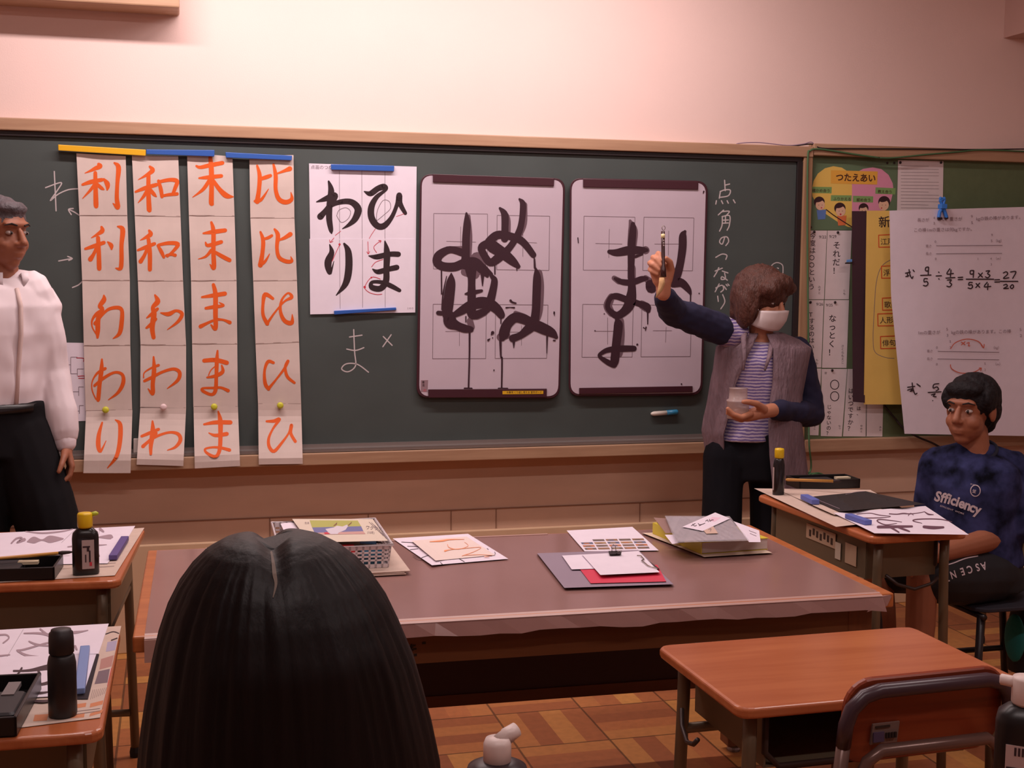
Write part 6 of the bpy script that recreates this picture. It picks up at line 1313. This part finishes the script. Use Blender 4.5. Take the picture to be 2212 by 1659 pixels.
m = M(); m.smooth = True; m.use(WIRE); c = bt0+V((.002, 0, .012)); m.tube([c+V((.006*cos(a*pi/5), 0, .008*sin(a*pi/5))) for a in range(10)], .0011, 6, True); m.build('hanging_loop', tb)
m = M(); m.smooth = True; m.use(mat('goat_bristle', (206, 164, 116), .8, bump=.4, bscale=120, stretch=(4, 4, .6))); e = W(1430, 600, -.866); m.tube([e, W(1430, 612, -.868), W(1426, 626, -.87), W(1417, 643, -.87)], [.0095, .0112, .0085, .002], 14); m.build('bristles', tb)

# ---- man in white shirt
my = -.6
H = lambda u, v, y=my: B(u, v, y)
t = thing('person', 'person in white shirt and black trousers cut off by the left edge', 'person', (H(0, 900).x, my, 0))
fwdM = V((.45, -.89, 0)); yawM = math.atan2(fwdM.y, fwdM.x)+pi/2
hc = H(2, 500, -.62); hf = V((.72, -.66, -.12))
torsoM = [(H(-2, 930), .15, .1), (H(-2, 880), .136, .10), (H(0, 800), .15, .105), (H(2, 720), .175, .115), (H(2, 660), .185, .11), (H(2, 622), .16, .085), (H(4, 600), .07, .06)]
shR, elR, wrR = H(66, 632, -.58), H(108, 800, -.56), H(141, 958, -.60)
shL, elL, wrL = H(-78, 632, -.62), H(-122, 800, -.62), H(-120, 950, -.68)
hipA, hipB = H(40, 930), H(-45, 930)
knA, anA = H(118, 1130, -.62), V((H(150, 1130).x, -.55, .08)); knA = V((H(136, 1120).x, -.66, .47))
knB = V((hipB.x-.01, my-.03, .46)); anB = V((hipB.x-.01, my+.02, .08))
body = head(hc, hf, 1.03)+[cap(H(6, 612, -.6), hc+V((-.02, .02, -.05)), .058, .055), loft([(c, a*.88, b_*.85) for c, a, b_ in torsoM], yawM)]
body += chain([shR, elR, wrR], [.05, .041, .029])+chain([shL, elL, wrL], [.05, .041, .029])+leg(hipA, knA, anA, None, .08)+leg(hipB, knB, anB, None, .08)
body += hand(wrR, wrR-elR+V((.015, 0, -.03)), V((-1, -.2, 0)), V((-.1, -1, 0)), (25, 35, 25), 1.0)+hand(wrL, V((0, -.2, -1)), V((1, -.2, 0)), V((0, -1, 0)), (25, 35, 25))
for an in (anA, anB): body += [cap(an+V((0, .02, -.03)), an+V((.05, -.13, -.045)), .038, .027)]
blob('body', body, SKIND, t, .004, 2); eyes(hc, hf, t, 1.03)
f, s_, u_ = frame(hf); R = rotm(f, s_, u_)
blob('hair', [ball(hc+u_*.032-f*.02, (.082, .099, .085), R), ball(hc-f*.045-u_*.0, (.08, .07, .085), R), ball(hc+u_*.078+f*.045, (.055, .035, .025), R)], mat('grey_hair', (84, 76, 80), .6, var=.35, scale=40, bump=.5, bscale=90), t, .006, 3, lambda p, n: .003*noise.noise(V((p.x*80, p.y*80, p.z*40))))
SHW = mat('white_shirt', (232, 218, 222), .85, var=.02)
blob('shirt', [loft([(c, a*1.05, b_*1.08) for c, a, b_ in torsoM[1:]], yawM), cap(H(30, 622), shR, .06, .066), cap(H(-40, 622), shL, .06, .066)]+chain([shR, shR.lerp(elR, .5)+V((.01, 0, 0)), elR, elR.lerp(wrR, .55)+V((.006, 0, 0)), elR.lerp(wrR, .84), elR.lerp(wrR, .9)], [.073, .068, .06, .057, .05, .037])+chain([shL, elL, wrL], [.073, .06, .04]), SHW, t, .006, 3, folds((10, 10, 6), .009, 8))
blob('cuff', [cap(elR.lerp(wrR, .86), elR.lerp(wrR, .98), .0395, .038)], SHW, t, .005, 2)
m = M(); m.smooth = True; m.use(SHW); c0 = H(8, 598, -.6)
vs, fs = [], []
for i in range(3):
    for j in range(21):
        a = radians(-90+22+(316)*j/20); r = .066+.012*i; z = .022-.024*abs(i-.7)
        vs.append(c0+V((r*cos(a+yawM), r*.95*sin(a+yawM), z-(.02 if j in (0, 20) and i == 2 else 0))))
for i in range(2):
    for j in range(20): fs.append((i*21+j, i*21+j+1, (i+1)*21+j+1, (i+1)*21+j))
m.add(vs, fs); o = m.build('collar', t); sd = o.modifiers.new('thick', 'SOLIDIFY'); sd.thickness = .004
def front(c, a, b_, off=0.0, yaw=yawM, lift=.006):
    x, y = a*sin(off), -b_*cos(off)
    return c+V((x*cos(yaw)-(y-lift)*sin(yaw), x*sin(yaw)+(y-lift)*cos(yaw), 0))
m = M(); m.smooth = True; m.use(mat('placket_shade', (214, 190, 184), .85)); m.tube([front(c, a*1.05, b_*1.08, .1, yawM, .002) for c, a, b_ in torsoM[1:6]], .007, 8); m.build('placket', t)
BT = mat('black_trousers', (19, 17, 20), .9, spec=.2)
blob('trousers', [loft([(H(-2, 985), .165, .118), (H(-2, 930), .162, .118), (H(-4, 866), .15, .118)], yawM)]+chain([hipA, hipA.lerp(knA, .5)+V((.008, 0, 0)), knA, knA.lerp(anA, .5), anA+V((0, 0, .02))], [.1, .104, .092, .08, .072])+chain([hipB, hipB.lerp(knB, .5), knB, knB.lerp(anB, .5), anB+V((0, 0, .02))], [.1, .098, .088, .08, .072]), BT, t, .009, 3, folds((9, 9, 3), .008, 15))
m = M(); m.use(BLACK); m.smooth = True; vs, fs = [], []
for i, v_ in enumerate((868, 886)):
    for j in range(32):
        a = 2*pi*j/32; x, y = .154*cos(a), .122*sin(a); c = H(-2, v_); vs.append(c+V((x*cos(yawM)-y*sin(yawM), x*sin(yawM)+y*cos(yawM), 0)))
for j in range(32): fs.append((j, (j+1) % 32, 32+(j+1) % 32, 32+j))
m.add(vs, fs); o = m.build('belt', t); sd = o.modifiers.new('thick', 'SOLIDIFY'); sd.thickness = .006
for an in (anA, anB): blob('shoe', [cap(an+V((-.01, .03, -.04)), an+V((.06, -.14, -.048)), .038, .03)], BLACK, t, .006, 2)

# ---- boy
by = BOY.y
Bq = lambda u, v, y=by: B(u, v, y)
t = thing('person', 'seated child in navy patterned T-shirt and black shorts at the right desk', 'person', (BOY.x, by, 0))
fwdB = V((-.80, -.60, 0)); yawB = math.atan2(fwdB.y, fwdB.x)+pi/2
hc = Bq(2096, 884); hf = V((-.86, -.50, -.05))
torsoB = [(Bq(2108, 1205), .135, .105), (Bq(2104, 1165), .135, .105), (Bq(2100, 1110), .135, .1), (Bq(2100, 1045), .145, .1), (Bq(2102, 1004), .135, .085), (Bq(2105, 984), .085, .06), (Bq(2108, 974), .05, .045)]
s1, e1, w1 = Bq(2182, 1016, by-.02), Bq(2186, 1152, by-.07), Bq(2020, 1198, by-.17)      # near arm
s2, e2, w2 = Bq(2026, 1004, by+.07), Bq(2010, 1110, by+.12), Bq(2000, 1150, by+.02)
hA, hB = Bq(2135, 1240, by-.07), Bq(2095, 1228, by+.09)
kA, kB = Bq(1992, 1246, by-.13), Bq(1895, 1228, by+.10)
aA, aB = V((kA.x+.0, kA.y-.0, .08)), V((kB.x+.05, kB.y-.02, .08))
body = head(hc, hf, 1.0)+[cap(Bq(2106, 990), hc+V((.012, .01, -.05)), .052, .05), loft([(c, a*.88, b_*.86) for c, a, b_ in torsoB], yawB)]
body += chain([s1, e1, e1.lerp(w1, .4), w1], [.044, .041, .039, .029])+chain([s2, e2, w2], [.042, .034, .025])
body += leg(hA, kA, aA, None, .072)+leg(hB, kB, aB, None, .072)
body += hand(w1, w1-e1, V((.1, .3, -1)), V((-.3, .8, .2)), (25, 30, 20), .88)+hand(w2, V((-.6, -.7, -.2)), V((0, .2, -1)), V((-.2, -.7, 0)), (25, 30, 20), .88)
for an in (aA, aB): body += [cap(an+V((.02, 0, -.03)), an+V((-.13, -.05, -.045)), .034, .026)]
blob('body', body, SKIND, t, .004, 2); eyes(hc, hf, t, 1.0)
f, s_, u_ = frame(hf); R = rotm(f, s_, u_)
blob('hair', [ball(hc+u_*.036-f*.024, (.087, .102, .086), R), ball(hc-f*.047+u_*.0, (.083, .07, .08), R), ball(hc+u_*.072+f*.05, (.064, .036, .030), R), ball(hc+u_*.036+s_*.072+f*.008, (.016, .042, .042), R), ball(hc+u_*.036-s_*.072+f*.008, (.016, .042, .042), R), ball(hc-f*.06-u_*.055, (.06, .038, .04), R)], mat('black_hair', (24, 19, 22), .7, spec=.25, bump=.5, bscale=90), t, .0055, 3, lambda p, n: .004*noise.noise(V((p.x*70, p.y*70, p.z*40))))
CAMO = mat('navy_camo', (46, 49, 84), .95, var=.92, scale=15, spec=.15)
def surf(u, v, l=0.0):   # front of the shirt as a gently curved panel
    c = Bq(2078, 1080, by-.115); base = B(u, v, by-.115)
    return base+V((-.2, -.12, 0))*0
shirt = blob('shirt', [loft([(Bq(2108, 1212), .15, .118)]+[(c, a*1.08, b_*1.1) for c, a, b_ in torsoB[1:6]]+[(Bq(2108, 976), .055, .05)], yawB), cap(Bq(2112, 982), s1, .05, .064), cap(Bq(2098, 982), s2, .05, .06)]+chain([s1, s1.lerp(e1, .5), s1.lerp(e1, .82)], [.070, .074, .078])+chain([s2, s2.lerp(e2, .5), s2.lerp(e2, .8)], [.062, .064, .064]), CAMO, t, .006, 3, folds((9, 9, 5), .006, 21))
# collar and printed marks laid on the cloth
m = M(); m.smooth = True; m.use(mat('camo_collar', (28, 30, 48), .9)); c0 = Bq(2106, 982)
m.tube([c0+V((.068*cos(a)*cos(yawB)-.066*sin(a)*sin(yawB), .068*cos(a)*sin(yawB)+.066*sin(a)*cos(yawB), .012+.03*sin(a))) for a in [2*pi*k/28 for k in range(28)]], .006, 8, True); m.build('collar', t)
from mathutils.bvhtree import BVHTree
def decal(o, parent, name, fn, mt, back=.004):
    """lettering printed on a garment: flat glyphs pressed on to the cloth along the line of sight"""
    off = WL[o.name]; me = o.data
    bv = BVHTree.FromPolygons([v.co+off for v in me.vertices], [tuple(p.vertices) for p in me.polygons])
    last = [Bq(2075, 1090, by-.12)]
    def mp(u, v, l=0.0):
        d = (_r2*((u-1106)/FPX)+_d2*((v-829.5)/FPX)+_fw).normalized(); h = bv.ray_cast(CAMP, d)
        p = h[0] if h[0] is not None else last[0]
        last[0] = p; return p-d*.0025
    m = M(); m.use(mt); fn(m, mp); return m.build(name, parent, recalc=False)
LOGO = mat('shirt_print', (206, 188, 194), .8)
def shirt_marks(m, mp):
    w = 0; u0, v0 = 2017, 1080
    for i, ch in enumerate('Sfficiency'):
        k = i/9; m.text(ch, u0+w, v0+w*.33-3*sin(k*3)+0*i, 30, mp, 18, 0, .035, .92)
        w += {'f': 8.5, 'i': 6.5, 'c': 12.5, 'S': 14, 'e': 13, 'n': 12.5}.get(ch, 12)*.92
    m.text('EFFICIENT  WORK', 2030, 1094, 5, mp, 19, 0, .005, 1.35)
def shirt_badge(m, mp):
    m.strokes([[(2107+10.5*cos(a*pi/8), 1060+12*sin(a*pi/8)) for a in range(0, 17)]], mp, 2, 0)
    m.text('SE', 2100, 1064, 10, mp, 12, 0, .02, .8)
    m.text('SF WORK', 2096, 1046.5, 3.6, mp, 14, 0, 0, 1.1)
decal(shirt, t, 'shirt_lettering', shirt_marks, LOGO); decal(shirt, t, 'shirt_badge', shirt_badge, LOGO)
SHORT = mat('black_shorts', (24, 23, 28), .8)
shorts = blob('shorts', [loft([(Bq(2112, 1262), .155, .13), (Bq(2110, 1230), .155, .13), (Bq(2108, 1200), .14, .115)], yawB)]+chain([hA, hA.lerp(kA, .45), hA.lerp(kA, .80)], [.098, .096, .088])+chain([hB, hB.lerp(kB, .45), hB.lerp(kB, .82)], [.095, .09, .084]), SHORT, t, .007, 3, folds((10, 10, 6), .006, 31))
def short_marks(m, mp):
    m.strokes([[(2040, 1222), (2060, 1216), (2075, 1210), (2090, 1205), (2112, 1201)]], mp, 2.4, 0)
    for i, (ch, u, v) in enumerate((('A', 2128, 1206), ('S', 2113, 1209), ('C', 2098, 1213), ('E', 2081, 1218), ('N', 2063, 1224), ('T', 2047, 1232))):
        m.text(ch, u, v+8, 23, mp, 162, 0, .022, .72)
    m.text('BEYOND', 2068, 1200, 6.5, mp, 165, 0, .01, 1.0)
decal(shorts, t, 'shorts_print', short_marks, LOGO)
for an in (aA, aB):
    blob('shoe', [cap(an+V((.03, .01, -.04)), an+V((-.14, -.05, -.047)), .036, .029)], mat('white_indoor_shoe', (210, 200, 196), .6), t, .006, 2)
    blob('sock', [cap(an+V((0, 0, .0)), an+V((0, 0, .11)), .036, .037)], mat('grey_sock', (120, 112, 120), .9), t, .006, 2)

# ---- girl in front, seen from behind
gy = -3.9
G = lambda u, v, y=gy: B(u, v, y)
t = thing('person', 'person with long straight black hair seen from behind in the foreground', 'person', (G(610, 1500).x, gy, 0))
gx = G(608, 1500).x; hc = V((gx, gy+.005, 1.262-.135))
torsoG = [(V((gx, gy-.02, .44)), .15, .11), (V((gx, gy-.01, .6)), .135, .1), (V((gx, gy, .78)), .15, .105), (V((gx, gy, .9)), .16, .095), (V((gx, gy, .955)), .1, .07), (V((gx, gy, .98)), .05, .05)]
body = head(hc, V((.05, 1, -.1)), 1.0)+[cap(V((gx, gy, .95)), hc+V((0, 0, -.05)), .045, .045), loft([(c, a*.88, b_*.88) for c, a, b_ in torsoG], 0)]
for sg in (1, -1):
    s0 = V((gx+sg*.15, gy, .90)); e0 = V((gx+sg*.19, gy+.07, .70)); w0 = V((gx+sg*.12, gy+.29, .735))
    body += chain([s0, e0, w0], [.042, .036, .026])+hand(w0, V((-sg*.4, 1, 0)), V((0, 0, -1)), V((-sg, .3, 0)), (10, 15, 10), .88)
    h0 = V((gx+sg*.08, gy, .50)); k0 = V((gx+sg*.10, gy+.36, .50)); a0 = V((gx+sg*.10, gy+.38, .08)); body += leg(h0, k0, a0, None, .07)+[cap(a0, a0+V((0, .12, -.045)), .034, .026)]
blob('body', body, SKIN, t, .005, 2); eyes(hc, V((.05, 1, -.1)), t)
DKS = mat('dark_sweater', (30, 26, 32), .9)
blob('sweater', [loft([(c, a*1.07, b_*1.1) for c, a, b_ in torsoG[:5]], 0)]+[p for sg in (1, -1) for p in chain([V((gx+sg*.15, gy, .90)), V((gx+sg*.19, gy+.07, .70)), V((gx+sg*.135, gy+.25, .735))], [.06, .052, .04])]+[cap(V((gx-.1, gy, .92)), V((gx+.1, gy, .92)), .06, .06)], DKS, t, .008, 3, folds((8, 8, 5), .006, 40))
blob('trousers', [loft([(V((gx, gy, .44)), .16, .13), (V((gx, gy, .56)), .155, .125)], 0)]+[p for sg in (1, -1) for p in chain([V((gx+sg*.08, gy, .51)), V((gx+sg*.10, gy+.36, .51)), V((gx+sg*.10, gy+.38, .12))], [.085, .075, .065])], mat('dark_skirt', (34, 32, 44), .9), t, .009, 3)
for sg in (1, -1): blob('shoe', [cap(V((gx+sg*.10, gy+.35, .04)), V((gx+sg*.10, gy+.50, .035)), .036, .029)], mat('white_indoor_shoe', (210, 200, 196), .6), t, .007, 2)
rows = [(1151, 558, 640), (1156, 515, 672), (1166, 478, 703), (1185, 443, 736), (1212, 415, 767), (1250, 387, 800), (1300, 362, 832), (1360, 342, 860), (1430, 326, 888), (1500, 313, 908), (1570, 304, 926), (1659, 296, 944), (1760, 292, 952), (1850, 292, 950), (1960, 296, 944)]
vs, fs = [], []; NA = 200; rr_ = []
for i in range(len(rows)-1):
    for j in range(5):
        k = j/5; rr_.append(tuple(rows[i][c]*(1-k)+rows[i+1][c]*k for c in range(3)))
rr_.append(rows[-1])
xp = G(585, 1200).x
for v_, ua, ub in rr_:
    pa, pb = G(ua, v_), G(ub, v_); c = (pa+pb)/2; a = (pb.x-pa.x)/2
    dep = min(a*1.05, .115)
    for j in range(NA):
        th = 2*pi*j/NA; g = min(1, (v_-1151)/60)
        # strands start at the parting and fall
        st = .014*noise.noise(V((th*22, v_*.0012, 1)))+.010*noise.noise(V((th*60, v_*.001, 5)))+.012*noise.noise(V((th*7, v_*.003, 8)))
        r = 1+st*g*1.4
        x, y = a*cos(th)*r, dep*sin(th)*r
        z = c.z-.011*math.exp(-((c.x+x-xp)/.011)**2)*max(0, 1-(v_-1151)/120)
        vs.append(V((c.x+x, gy+y, z)))
n = len(rr_)
for i in range(n-1):
    for j in range(NA):
        if not (rr_[i][0] > 1265 and abs(j/NA-.25) < .12): fs.append((i*NA+j, i*NA+(j+1) % NA, (i+1)*NA+(j+1) % NA, (i+1)*NA+j))
fs.append(tuple(range(NA)))
HB = mat('long_black_hair', (17, 11, 12), .5, spec=.22, var=.3, scale=30, stretch=(3, 3, .12), bump=.08, bscale=60)
m = M(); m.smooth = True; m.use(HB); m.add(vs, fs); hair = m.build('hair', t)
off = WL[hair.name]; bv = BVHTree.FromPolygons([v.co+off for v in hair.data.vertices], [tuple(p.vertices) for p in hair.data.polygons])
def hp(u, v, l=0.0):
    d = (_r2*((u-1106)/FPX)+_d2*((v-829.5)/FPX)+_fw).normalized(); h = bv.ray_cast(CAMP, d); return h[0]-d*(.001+l)
m = M(); m.use(mat('scalp_shine', (96, 78, 66), .6)); m.strokes([[(586, 1192, 4), (590, 1215, 7), (593, 1240, 9), (596, 1262, 6), (590, 1290, 2)]], hp, 6, 0); m.build('hair_parting', t, recalc=False)  # parting strip: greyish scalp and hair shine painted in one pale colour
